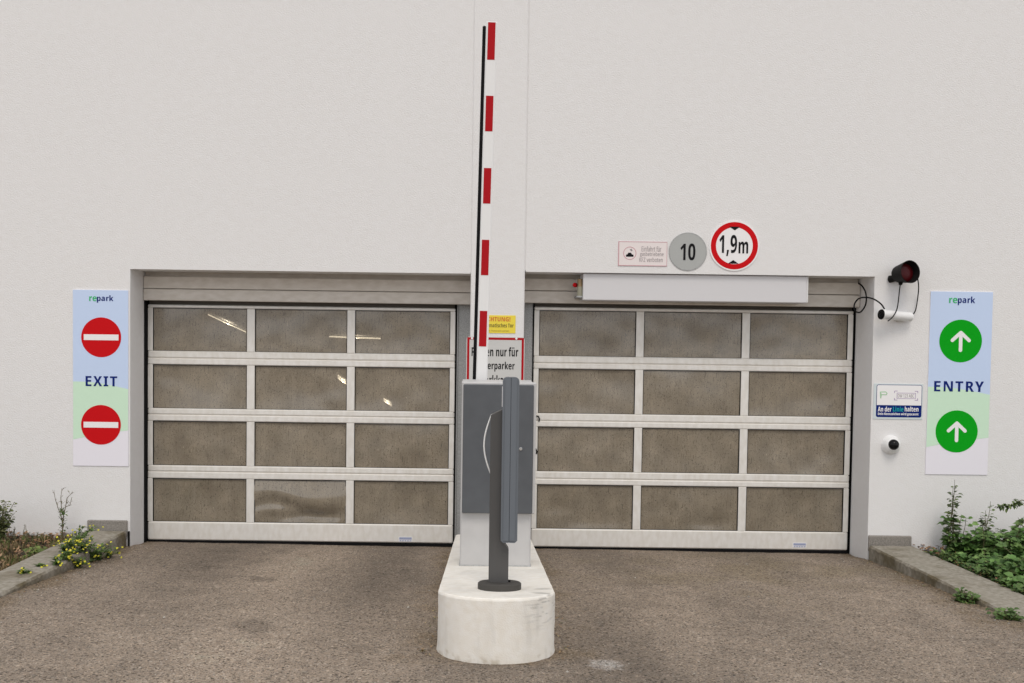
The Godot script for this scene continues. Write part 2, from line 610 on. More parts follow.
func build_building() -> void:
	var root := thing("garage_building", "off-white rendered garage front with two wide recessed door openings", "building", Vector3(0, 0, 0))
	var z0 := -0.55
	var top := 8.0
	var e := 0.008
	# each wall: outline with its opening, as blocks butted end to end; edges of the openings are slightly rounded
	var b := MB.new()
	b.plate(PackedVector2Array([Vector2(-11, -0.6), Vector2(LX0, -0.6), Vector2(LX0, LTOP), Vector2(LX1 - 0.002, LTOP), Vector2(LX1 - 0.002, top), Vector2(-11, top)]), z0, 0.0)
	put(b, "wall", M.plaster, root)
	b = MB.new()
	b.plate(PackedVector2Array([Vector2(RX0 + 0.004, RTOP), Vector2(RX1, RTOP), Vector2(RX1, -0.6), Vector2(11, -0.6), Vector2(11, top), Vector2(RX0 + 0.004, top)]), z0, 0.0)
	put(b, "wall", M.plaster, root)
	b = MB.new()
	b.box(Vector3(LX1 + 0.001, -0.6, z0 + 0.01), Vector3(RX0 - 0.003, top - 0.01, 0.01), e)
	put(b, "pier", M.plaster, root)
	boxed("joint_filler", Vector3(RX0 - 0.003, RTOP + 0.01, z0 + 0.02), Vector3(RX0 + 0.004, top - 0.02, -0.004), 0.0, M.plaster, root)
	boxed("joint_filler", Vector3(LX1 - 0.002, LTOP + 0.01, z0 + 0.02), Vector3(LX1 + 0.001, top - 0.02, -0.001), 0.0, M.plaster, root)
	# plinth stones at the foot of the wall
	for q in [[-3.19, -2.872, 0.166, 0.248], [3.092, 3.437, 0.124, 0.203]]:
		boxed("plinth_stone", Vector3(q[0], q[2] - 0.05, -0.005), Vector3(q[1], q[3], 0.022), 0.006, M.plinth, root)
	boxed("open_joint", Vector3(-2.866, -0.05, -0.002), Vector3(-2.854, 0.160, 0.016), 0.0, M.rubber, root)
	# the hall behind the doors
	var back := -13.0
	boxed("hall_ceiling", Vector3(-5, 2.6, back), Vector3(5, 2.8, z0), 0.0, M.concrete, root)
	b = MB.new()
	b.plate(PackedVector2Array([Vector2(0.545, -0.5), Vector2(0.545, -0.02), Vector2(1.5, -0.06), Vector2(13, -1.4), Vector2(13, -1.7)]), -5.0, 5.0)
	var turn := Basis(Vector3.UP, PI / 2)
	for i in b.v.size():
		b.v[i] = turn * b.v[i]
		b.n[i] = turn * b.n[i]
	put(b, "hall_floor", M.concrete, root)
	boxed("hall_wall", Vector3(-5.2, -1.8, back), Vector3(-5, 2.8, z0), 0.0, M.concrete, root)
	boxed("hall_wall", Vector3(5, -1.8, back), Vector3(5.2, 2.8, z0), 0.0, M.concrete, root)
	boxed("hall_wall", Vector3(-5.2, -1.8, back - 0.2), Vector3(5.2, 2.8, back), 0.0, M.concrete, root)

# a sheet of door glazing; `dent` buckles it
func pane_sheet(x0: float, x1: float, y0: float, y1: float, z: float, sd: int, dent := 0.0) -> MB:
	var b := MB.new()
	var nx := 40
	var ny := 20
	# dust film: ragged patches, each pane with its own
	var film := noise(2.6, 5, sd + 900)
	var runs := noise(1.0, 3, sd + 950)
	var r := RandomNumberGenerator.new()
	r.seed = sd * 31 + 7
	var amount := r.randf_range(0.30, 0.62)
	var bow := r.randf_range(0.002, 0.010) * (1.0 if r.randf() < 0.8 else -0.6)
	var mid := r.randf_range(0.4, 0.75)
	if y0 > 1.5:   # top row kept flatter so its panes mirror less sky
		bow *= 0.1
	var tints := PackedColorArray()
	var ns := noise(1.6, 2, sd)
	var pts := []
	for j in ny + 1:
		for i in nx + 1:
			var u := float(i) / nx
			var w := float(j) / ny
			var k := ns.get_noise_2d(u * 0.8, w * 0.5) * 0.004
			k -= bow * (1.0 - pow((w - mid) / 0.6, 2.0)) * (1.0 - 0.5 * pow(2.0 * u - 1.0, 2.0))
			if dent > 0.0:
				var fold: float = w - 0.30 - 0.16 * sin(u * 5.4 + 0.6)
				k += dent * (1.0 - exp(-fold * fold * 26.0)) * sin(PI * clampf(w, 0, 1)) * (0.5 + 0.5 * sin(u * PI))
				k -= dent * 0.7 * exp(-pow((w - 0.14) / 0.13, 2.0)) * sin(u * PI)
			var p := Vector3(lerp(x0, x1, u), lerp(y0, y1, w), z + k)
			pts.append(p)
			var dust := clampf(amount + 0.5 * film.get_noise_2d(p.x, p.y) + 0.3 * runs.get_noise_2d(p.x * 22.0, p.y * 1.3), 0, 1)
			tints.append(Color(0.82, 0.785, 0.725).lerp(Color(1.02, 1.005, 0.975), dust))
	var nrm := []
	for j in ny + 1:
		for i in nx + 1:
			var a: Vector3 = pts[j * (nx + 1) + min(i + 1, nx)] - pts[j * (nx + 1) + max(i - 1, 0)]
			var d: Vector3 = pts[min(j + 1, ny) * (nx + 1) + i] - pts[max(j - 1, 0) * (nx + 1) + i]
			nrm.append(a.cross(d).normalized())
	for j in ny:
		for i in nx:
			var q := j * (nx + 1) + i
			var e := q + nx + 1
			b.tri3(pts[q], pts[q + 1], pts[e + 1], nrm[q], nrm[q + 1], nrm[e + 1], tints[q], tints[q + 1], tints[e + 1])
			b.tri3(pts[q], pts[e + 1], pts[e], nrm[q], nrm[e + 1], nrm[e], tints[q], tints[e + 1], tints[e])
	return b

# rows: picture rows of the horizontal edges, top to bottom: pane top, pane bottom, section joint, pane top ...
func build_door(label: String, x0: float, x1: float, top: float, bottom: float, panes: Array, joints: Array, mull: Array, stile: float, dented: Array, sd: int, clip: Array) -> Node3D:
	var root := thing("sectional_garage_door", label, "garage door", Vector3((x0 + x1) / 2, 0, DOOR_Z))
	var zf := DOOR_Z
	var zb := zf - 0.045
	for r in 4:
		var sec := Node3D.new()
		sec.name = "section"
		root.add_child(sec, true)
		var yt: float = top if r == 0 else joints[r - 1] - 0.002
		var yb: float = bottom if r == 3 else joints[r] + 0.002
		var pt: float = panes[r][0]
		var pb: float = panes[r][1]
		boxed("rail", Vector3(x0, pt, zb), Vector3(x1, yt, zf), 0.007, M.alu, sec)
		boxed("rail", Vector3(x0, yb, zb), Vector3(x1, pb, zf), 0.009, M.alu, sec)
		var edges := [x0 + stile]
		boxed("stile", Vector3(x0, pb + 0.0005, zb), Vector3(x0 + stile, pt - 0.0005, zf - 0.0025), 0.003, M.alu, sec)
		for m in mull:
			boxed("mullion", Vector3(m - 0.033, pb + 0.0005, zb), Vector3(m + 0.033, pt - 0.0005, zf - 0.0025), 0.003, M.alu, sec)
			edges.append(m - 0.033)
			edges.append(m + 0.033)
		boxed("stile", Vector3(x1 - stile, pb + 0.0005, zb), Vector3(x1, pt - 0.0005, zf - 0.0025), 0.003, M.alu, sec)
		edges.append(x1 - stile)
		for k in 3:
			var a: float = edges[k * 2]
			var c: float = edges[k * 2 + 1]
			var dent := 0.0
			for q in dented:
				if q[0] == r and q[1] == k:
					dent = q[2]
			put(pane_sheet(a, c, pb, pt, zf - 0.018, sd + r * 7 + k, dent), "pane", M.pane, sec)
			var g := MB.new()
			var w := 0.005
			g.box(Vector3(a, pt - w, zf - 0.021), Vector3(c, pt, zf - 0.006), 0.0)
			g.box(Vector3(a, pb, zf - 0.021), Vector3(c, pb + w * 0.6, zf - 0.012), 0.0)
			g.box(Vector3(a, pb + w, zf - 0.021), Vector3(a + w, pt - w, zf - 0.009), 0.0)
			g.box(Vector3(c - w, pb + w, zf - 0.021), Vector3(c, pt - w, zf - 0.009), 0.0)
			put(g, "gasket", M.rubber, sec)
		# lap behind the joint
		if r < 3:
			boxed("joint_lip", Vector3(x0 + 0.001, joints[r] - 0.004, zb + 0.002), Vector3(x1 - 0.001, joints[r] + 0.004, zf - 0.008), 0.0, M.header, sec)
	boxed("bottom_seal", Vector3(x0, bottom - 0.035, zb + 0.004), Vector3(x1, bottom, zf - 0.008), 0.004, M.rubber, root)
	return root

func build_doors() -> void:
	var yl := func(y: float) -> float: return P(300, y, DOOR_Z).y
	var yr := func(y: float) -> float: return P(690, y, DOOR_Z).y
	var d := build_door("glazed exit roller door with dented lower pane, beside the exit board", -2.842, -0.270, yl.call(306.3), yl.call(541.6),
		[[yl.call(309.5), yl.call(352.6)], [yl.call(366.2), yl.call(410.0)], [yl.call(422.6), yl.call(467.0)], [yl.call(480.0), yl.call(523.3)]],
		[yl.call(359.8), yl.call(416.2), yl.call(473.2)], [P(250.5, 400, DOOR_Z).x, P(350.5, 400, DOOR_Z).x], 0.042, [[3, 1, 0.045]], 100, [])
	door_fittings(d, LX0, LX1, -2.842, -0.270, LTOP, [143.5, 470.5, 278.2, 290.6, 302.2, 300])
	var p := P(405.5, 539.3, DOOR_Z)
	maker_label(d, p, M.label_blue)
	d = build_door("glazed entry roller door under the long white beam box", 0.391, 3.067, yr.call(308.8), yr.call(548.6),
		[[yr.call(312.2), yr.call(357.8)], [yr.call(370.6), yr.call(415.2)], [yr.call(428.6), yr.call(473.3)], [yr.call(486.4), yr.call(530.6)]],
		[yr.call(365.0), yr.call(422.8), yr.call(480.6)], [P(638.5, 420, DOOR_Z).x, P(744.2, 420, DOOR_Z).x], 0.043, [[3, 0, 0.006], [3, 1, 0.008]], 300, [])
	door_fittings(d, RX0, RX1, 0.391, 3.067, RTOP, [525, 857, 280.6, 292.8, 305.0, 690])
	maker_label(d, P(799.5, 545.2, DOOR_Z), M.label_blue)
	var b := MB.new()
	for q in [[537.2, 418.6], [534.6, 451.0]]:
		var a := P(q[0], q[1], DOOR_Z)
		b.tube(PackedVector3Array([a + Vector3(-0.015, 0.022, -0.001), a + Vector3(0.008, 0.02, 0.016), a + Vector3(0.018, 0.0, 0.02), a + Vector3(0.016, -0.022, -0.001)]), 0.006, 0.006)
	put(b, "grip", M.black, d)

func maker_label(d: Node3D, p: Vector3, ink: Material) -> void:
	var b := MB.new()
	b.box(Vector3(p.x - 0.058, p.y - 0.021, p.z), Vector3(p.x + 0.058, p.y + 0.021, p.z + 0.0015), 0.0)
	var s := put(b, "maker_label", M.sign_white, d)
	b = MB.new()
	b.box(Vector3(p.x - 0.052, p.y - 0.002, p.z + 0.0015), Vector3(p.x + 0.052, p.y + 0.017, p.z + 0.003), 0.0)
	for k in 5:
		b.box(Vector3(p.x - 0.05 + k * 0.021, p.y - 0.016, p.z + 0.0015), Vector3(p.x - 0.034 + k * 0.021, p.y - 0.008, p.z + 0.003), 0.0)
	put(b, "print", ink, s)

func door_fittings(d: Node3D, ox0: float, ox1: float, x0: float, x1: float, lintel: float, h: Array) -> void:
	# header panels in front of the door head, guide channels at both sides
	var zf := -0.29
	var xa := ox0 + 0.004
	var xb := ox1 - 0.004
	var y0 := P(h[5], h[4], zf).y
	var y1 := P(h[5], h[3], zf).y
	var y2 := P(h[5], h[2], zf).y
	boxed("header_panel", Vector3(xa, y1 + 0.003, zf - 0.05), Vector3(xb, y2, zf - 0.004), 0.004, M.header, d)
	boxed("header_panel", Vector3(xa, y0, zf - 0.05), Vector3(xb, y1 - 0.002, zf), 0.004, M.header, d)
	boxed("header_backing", Vector3(xa, y1 - 0.01, zf - 0.09), Vector3(xb, lintel + 0.02, zf - 0.05), 0.0, M.header, d)
	boxed("head_seal", Vector3(x0, y0 - 0.06, DOOR_Z - 0.07), Vector3(x1, y0 + 0.04, DOOR_Z - 0.05), 0.0, M.void, d)
	for s in [[ox0 + 0.002, x0 - 0.004, true], [x1 + 0.004, ox1 - 0.002, false]]:
		var wide: bool = s[1] - s[0] > 0.05
		var b := MB.new()
		if wide:
			var g0: float = s[0] + (0.02 if s[2] == (ox0 > 0) and ox0 < 0 else 0.0)
			b.box(Vector3(g0 + (0.0 if not s[2] else 0.0), -0.05, DOOR_Z - 0.06), Vector3(s[1], y0 + 0.03, DOOR_Z - 0.02), 0.003)
			# folded lips of the channel
			b.box(Vector3(s[0] + 0.012, -0.05, DOOR_Z - 0.0195), Vector3(s[0] + 0.02, y0 + 0.03, DOOR_Z - 0.004), 0.001)
			put(b, "guide_channel", M.galv, d)
			b = MB.new()
			var gx: float = s[0] if not s[2] else s[1]
			b.box(Vector3(gx - 0.008, -0.05, DOOR_Z - 0.0195), Vector3(gx + 0.008, y0 + 0.03, DOOR_Z - 0.01), 0.002)
			put(b, "side_seal", M.rubber, d)
		else:
			b.box(Vector3(s[0], -0.05, DOOR_Z - 0.06), Vector3(s[1], y0 + 0.03, DOOR_Z - 0.025), 0.0)
			if s[2]:
				b.box(Vector3(s[0] - 0.003, -0.05, DOOR_Z - 0.024), Vector3(s[0] + 0.004, y0 - 0.001, DOOR_Z + 0.06), 0.0)
			else:
				b.box(Vector3(s[1] - 0.004, -0.05, DOOR_Z - 0.024), Vector3(s[1] + 0.001, y0 - 0.001, DOOR_Z - 0.005), 0.0)
			put(b, "side_seal", M.rubber, d)

# lit tubes in the hall, hung on wires from its ceiling
func build_hall_lamps() -> void:
	var spots := [
		[P(329, 336.5, -6.0), P(381, 338.5, -6.0), "lit fluorescent tube seen across the mullion in exit door's top row"],
		[P(337, 377, -6.5), P(348, 385, -6.9), "short lit tube seen through middle pane of exit door's second row"],
		[P(383, 400, -7.0), P(391, 405, -7.4), "short lit tube seen low in end pane of exit door's second row"],
		[P(207, 314, -5.0), P(246, 332, -5.6), "slanting tube added for the bright streak in exit door's pane nearest the exit board"]]  # slanted glowing tube added to give the bright streak in this pane
	for s in spots:
		var a: Vector3 = s[0]
		var c: Vector3 = s[1]
		var m := (a + c) / 2
		var root := thing("tube_lamp", s[2], "lamp", m, "lit tubes in the garage hall")
		var b := MB.new()
		var thin := 0.008 if absf(a.y - c.y) > 0.15 else 0.011
		b.tube(PackedVector3Array([a, c]), thin, thin, 10)
		put(b, "tube", M.tube, root)
		b = MB.new()
		b.tube(PackedVector3Array([a + Vector3(0, 0.05, 0), c + Vector3(0, 0.05, 0)]), 0.03, 0.03, 6)
		put(b, "housing", M.light_grey, root)
		for e in [a, c]:
			b = MB.new()
			b.tube(PackedVector3Array([e + Vector3(0, -0.02, 0), e + Vector3(0, 0.06, 0)]), 0.012, 0.012, 6)
			b.tube(PackedVector3Array([e + Vector3(0, 0.05, 0), Vector3(e.x, 2.605, e.z)]), 0.003, 0.003, 4)
			put(b, "hanger", M.light_grey, root)
		var l := OmniLight3D.new()
		l.name = "light"
		l.light_color = Color(1.0, 0.93, 0.8)
		l.light_energy = 0.12
		l.light_size = 0.03
		l.omni_range = 15.0
		l.omni_attenuation = 2.0
		l.shadow_enabled = true
		root.add_child(l, true)
		l.position = Vector3(0, -0.06, 0)

# ---------------------------------------------------------------- barrier
func build_island() -> void:
	var root := thing("concrete_island", "white painted concrete island with rounded scuffed nose under the barrier", "traffic island", Vector3(0.063, 0.0, 1.7))
	var cx := 0.063
	var R := 0.295
	var zc := 3.278 - R
	var zb := 0.1
	var out := []   # outline points with outward normals
	for k in 60:
		var z: float = lerp(zb, zc, k / 60.0)
		out.append([Vector2(cx + R, z), Vector2(1, 0)])
	for k in 97:
		var a := PI * k / 96.0
		var n := Vector2(cos(a), sin(a))
		out.append([Vector2(cx, zc) + n * R, n])
	for k in range(1, 61):
		var z: float = lerp(zc, zb, k / 60.0)
		out.append([Vector2(cx - R, z), Vector2(-1, 0)])
	var scuff := noise(14.0, 4, 91)
	var stain := noise(4.0, 4, 92)
	var chip := noise(9.0, 3, 93)
	var colour := func(p: Vector3) -> Color:
		var t := 1.0 - clampf(stain.get_noise_3d(p.x, p.y * 0.35, p.z) * 0.2, 0, 0.08)
		var c := Color(t, t * 0.985, t * 0.955)
		# tyre scuffs on the nose near the top, on the entry side
		var near: float = clampf(1.0 - absf(p.x - 0.30) / 0.13, 0, 1) * clampf((p.y - 0.33) / 0.1, 0, 1) * (1.0 if p.z > 2.9 else 0.0)
		var s: float = clampf(scuff.get_noise_3d(p.x * 0.35, p.y * 4.0, p.z * 0.35) * 6.0 - 0.8, 0, 1) * near
		c = c.lerp(Color(0.24, 0.235, 0.23), s * 0.55)
		var s2: float = clampf(scuff.get_noise_3d(p.x * 1.0 + 7.0, p.y * 0.18, p.z * 1.0) * 5.0 - 1.3, 0, 1)
		c = c.lerp(Color(0.4, 0.39, 0.37), s2 * 0.12)
		# splashed dirt at the foot
		var low: float = p.y - ground_y(p.x, p.z)
		var foot: float = clampf(scuff.get_noise_3d(p.x + 3.0, p.y, p.z) * 2.4 + 0.1 - low * 22.0, 0, 1)
		return c.lerp(Color(0.5, 0.42, 0.3), foot * 0.5)
	var b := MB.new()
	var ny := 60
	var cols := []
	for o in out:
		var col := []
		var p: Vector2 = o[0]
		var nn: Vector2 = o[1]
		var topy := island_y(p.y)
		var y0 := ground_y(p.x, p.y) - 0.06
		for j in ny + 1:
			var t := float(j) / ny
			var y: float = lerp(y0, topy - 0.012, t)
			var wob := chip.get_noise_3d(p.x * 1.4, y * 1.4, p.y * 1.4) * 0.003
			# plaster skirt flaring a little at the foot
			var low: float = y - ground_y(p.x, p.y)
			wob += 0.005 * exp(-max(0.0, low) * 40.0)
			col.append(Vector3(p.x + nn.x * wob, y, p.y + nn.y * wob))
		var ins: float = 0.012 + 0.012 * max(0.0, chip.get_noise_2d(p.x * 3.0, p.y * 3.0))
		col.append(Vector3(p.x - nn.x * ins * 0.35, topy - 0.004, p.y - nn.y * ins * 0.35))
		col.append(Vector3(p.x - nn.x * ins, topy, p.y - nn.y * ins))
		cols.append(col)
	for k in out.size() - 1:
		for j in ny + 2:
			var q := [cols[k][j], cols[k + 1][j], cols[k + 1][j + 1], cols[k][j + 1]]
			var n0 := Vector3(out[k][1].x, 0, out[k][1].y)
			var n1 := Vector3(out[k + 1][1].x, 0, out[k + 1][1].y)
			if j >= ny:
				n0 = (n0 + Vector3.UP * (0.5 if j == ny else 2.0)).normalized()
				n1 = (n1 + Vector3.UP * (0.5 if j == ny else 2.0)).normalized()
			var c := [colour.call(q[0]), colour.call(q[1]), colour.call(q[2]), colour.call(q[3])]
			b.tri3(q[0], q[1], q[2], n0, n1, n1, c[0], c[1], c[2])
			b.tri3(q[0], q[2], q[3], n0, n1, n0, c[0], c[2], c[3])
	put(b, "nose_and_sides", M.island, root)
	# top slab: strips across
	b = MB.new()
	var half := out.size() / 2
	var up := Vector3(0, 1, -0.105).normalized()
	for k in half:
		var a: Vector3 = cols[k][ny + 2]
		var a2: Vector3 = cols[k + 1][ny + 2]
		var d: Vector3 = cols[out.size() - 1 - k][ny + 2]
		var d2: Vector3 = cols[out.size() - 2 - k][ny + 2]
		for s in 24:
			var t0 := s / 24.0
			var t1 := (s + 1) / 24.0
			var q := [a.lerp(d, t0), a2.lerp(d2, t0), a2.lerp(d2, t1), a.lerp(d, t1)]
			var c := [colour.call(q[0]), colour.call(q[1]), colour.call(q[2]), colour.call(q[3])]
			b.tri3(q[0], q[1], q[2], up, up, up, c[0], c[1], c[2])
			b.tri3(q[0], q[2], q[3], up, up, up, c[0], c[2], c[3])
	put(b, "top", M.island, root)

func build_barrier() -> void:
	var zf := 2.063
	var root := thing("boom_barrier", "grey boom barrier with raised red and white striped arm", "barrier", Vector3(0.07, 0.39, zf - 0.16))
	boxed("housing", Vector3(-0.148, 0.365, zf - 0.34), Vector3(0.276, 1.488, zf - 0.012), 0.008, M.light_grey, root)
	boxed("housing_foot", Vector3(-0.152, 0.36, zf - 0.345), Vector3(0.280, 0.398, zf - 0.006), 0.003, M.galv, root)
	boxed("door_frame", Vector3(-0.146, 0.712, zf - 0.012), Vector3(0.296, 1.498, zf + 0.02), 0.007, M.light_grey, root)
	var p := boxed("door_panel", Vector3(-0.138, 0.716, zf + 0.02), Vector3(0.280, 1.484, zf + 0.032), 0.005, M.dark_panel, root)
	for y in [0.80, 1.40]:
		boxed("hinge", Vector3(-0.1495, y, zf - 0.03), Vector3(-0.1465, y + 0.06, zf + 0.012), 0.001, M.galv, root)
	boxed("housing_lid", Vector3(-0.150, 1.4885, zf - 0.342), Vector3(0.278, 1.496, zf - 0.0125), 0.003, M.light_grey, root)
	var k := P(520.7, 449, zf + 0.033)
	var b := MB.new()
	b.lathe(PackedVector2Array([Vector2(0.0, 0.006), Vector2(0.008, 0.006), Vector2(0.0105, 0.003), Vector2(0.0105, -0.001)]), k, Vector3.BACK, 16)
	put(b, "lock", M.chrome, p)
	# arm, swung up behind the housing
	var za := 1.645
	var lo := P(482.2, 360, za)
	var hi := P(491.9, 22.5, za)
	var lean := Basis(Vector3.BACK, -atan2(hi.x - lo.x, hi.y - lo.y))
	b = MB.new()
	var foot := 0.95
	var x := lo.x
	var piv := lo
	var tall: float = lo.y + (hi - lo).length()
	b.box(Vector3(x - 0.036, foot, za - 0.024), Vector3(x + 0.036, tall, za + 0.024), 0.007, lean, piv)
	var arm := put(b, "arm", M.white_gloss, root)
	for s in [[22.9, 60.3], [96.2, 131.6], [168.2, 203.6], [239.7, 275.0], [310.6, 346.0]]:
		b = MB.new()
		var t: float = lo.y + (P(490, s[0], za).y - lo.y) - 0.003
		var u: float = lo.y + (P(490, s[1], za).y - lo.y) - 0.003
		b.box(Vector3(x - 0.0235, u, za + 0.0235), Vector3(x + 0.0235, t, za + 0.0255), 0.0, lean, piv)
		put(b, "red_stripe", M.red_film, arm)
	b = MB.new()
	b.box(Vector3(x - 0.0575, foot + 0.1, za - 0.016), Vector3(x - 0.0345, tall - 0.025, za + 0.016), 0.006, lean, piv)
	put(b, "rubber_edge", M.rubber, arm)
	b = MB.new()
	b.lathe(PackedVector2Array([Vector2(0, 0.085), Vector2(0.05, 0.085), Vector2(0.055, 0.08), Vector2(0.055, 0.0)]), Vector3(x - 0.01, 1.25, 1.655), Vector3.BACK, 24)
	put(b, "pivot", M.galv, root)

func build_reader() -> void:
	var zc := 2.945
	var base := island_y(zc)
	var cx := 0.0785
	var root := thing("card_reader_post", "slim dark grey card reader post on round foot at island nose", "card reader", Vector3(cx, base, zc))
	var up := Vector3(0, 1, -0.105).normalized()
	var b := MB.new()
	b.lathe(PackedVector2Array([Vector2(0, 0.034), Vector2(0.104, 0.034), Vector2(0.111, 0.028), Vector2(0.111, -0.004)]), Vector3(cx, base, zc), up, 40)
	var f := put(b, "foot", M.foot, root)
	b = MB.new()
	b.lathe(PackedVector2Array([Vector2(0, 0.010), Vector2(0.007, 0.010), Vector2(0.007, 0.0)]), Vector3(0.128, island_y(zc), zc) + up * 0.0335, up, 6)
	put(b, "bolt", M.black, f)
	# post: wide below, stepping back on one side behind the reading head
	b = MB.new()
	b.plate(PackedVector2Array([Vector2(0.027, base), Vector2(0.122, base), Vector2(0.122, 0.690), Vector2(0.09, 0.738), Vector2(0.09, 1.37), Vector2(0.078, 1.40), Vector2(0.022, 1.372)]), zc - 0.045, zc + 0.03)
	for i in b.v.size():   # round the post's front a little
		if b.v[i].z > zc:
			b.v[i].z -= 0.006 if absf(b.v[i].x - 0.0745) > 0.04 else 0.0
	put(b, "post", M.post, root)
	boxed("post_edge", Vector3(0.022, base + 0.03, zc - 0.04), Vector3(0.030, 1.366, zc + 0.018), 0.003, M.post, root)
	# reading head: upright bar of two shells with a seam, domed top
	var hz := zc + 0.03
	var hb := 0.738
	var ht := 1.568
	for s in [[0.080, 0.1205], [0.1225, 0.163]]:
		b = MB.new()
		var poly := PackedVector2Array()
		var l: float = s[0]
		var r: float = s[1]
		var left: bool = l < 0.1
		var rad := 0.022
		poly.append(Vector2(l if left else l, hb + (0.012 if left else 0.0)))
		if left:
			poly.append(Vector2(l + 0.012, hb))
			poly.append(Vector2(r, hb))
			poly.append(Vector2(r, ht))
			for k in 6:
				var a := PI / 2 + PI / 2 * k / 5.0
				poly.append(Vector2(l + rad + cos(a) * rad, ht - rad + sin(a) * rad))
		else:
			poly.append(Vector2(r - 0.012, hb))
			poly.append(Vector2(r, hb + 0.012))
			for k in 6:
				var a := PI / 2 * k / 5.0
				poly.append(Vector2(r - rad + cos(a) * rad, ht - rad + sin(a) * rad))
			poly.append(Vector2(l, ht))
		b.plate(poly, hz, hz + 0.055)
		# rounded front nose
		var e := 0.012
		b.plate(PackedVector2Array([Vector2(l + (e if left else 0.0), hb + e), Vector2(r - (0.0 if left else e), hb + e), Vector2(r - (0.0 if left else e), ht - e), Vector2(l + (e if left else 0.0), ht - e)]), hz + 0.055, hz + 0.061)
		put(b, "head_shell", M.reader, root)
	boxed("seam", Vector3(0.1205, hb + 0.004, hz), Vector3(0.1225, ht - 0.002, hz + 0.052), 0.0, M.black, root)
	boxed("white_strip", Vector3(0.0775, 1.42, hz + 0.01), Vector3(0.0798, 1.52, hz + 0.05), 0.0, M.sign_white, root)  # thin white strip along the side of the head
	boxed("backplate", Vector3(0.081, 1.30, zc - 0.03), Vector3(0.162, 1.545, zc + 0.0295), 0.006, M.reader, root)
	# thin bowed white bar at the side of the post
	b = MB.new()
	var pts := PackedVector3Array()
	for k in 15:
		var t := k / 14.0
		var a := P(490.5, 414.5, zc).lerp(P(491.0, 477.5, zc), t)
		pts.append(a + Vector3(-0.034 * sin(PI * t) + 0.006 * (1.0 - sin(PI * t)), 0, -0.005))
	b.tube(pts, 0.004, 0.004, 8)
	put(b, "bowed_bar", M.white_gloss, root)

# ---------------------------------------------------------------- signs
func board(called: String, label: String, cat: String, x0: float, x1: float, y0: float, y1: float, z: float, m: Material, thick := 0.004) -> Node3D:
	var root := thing(called, label, cat, Vector3((x0 + x1) / 2, y0, z))
	boxed("panel", Vector3(x0, y0, z), Vector3(x1, y1, z + thick), 0.001, m, root)
	return root

func disc(cx: float, cy: float, r: float, z: float, d: float, called: String, m: Material, parent: Node3D, r0 := 0.0, sides := 48) -> MeshInstance3D:
	var b := MB.new()
	b.ring(Vector2(cx, cy), r0, r, z, z + d, sides)
	return put(b, called, m, parent)

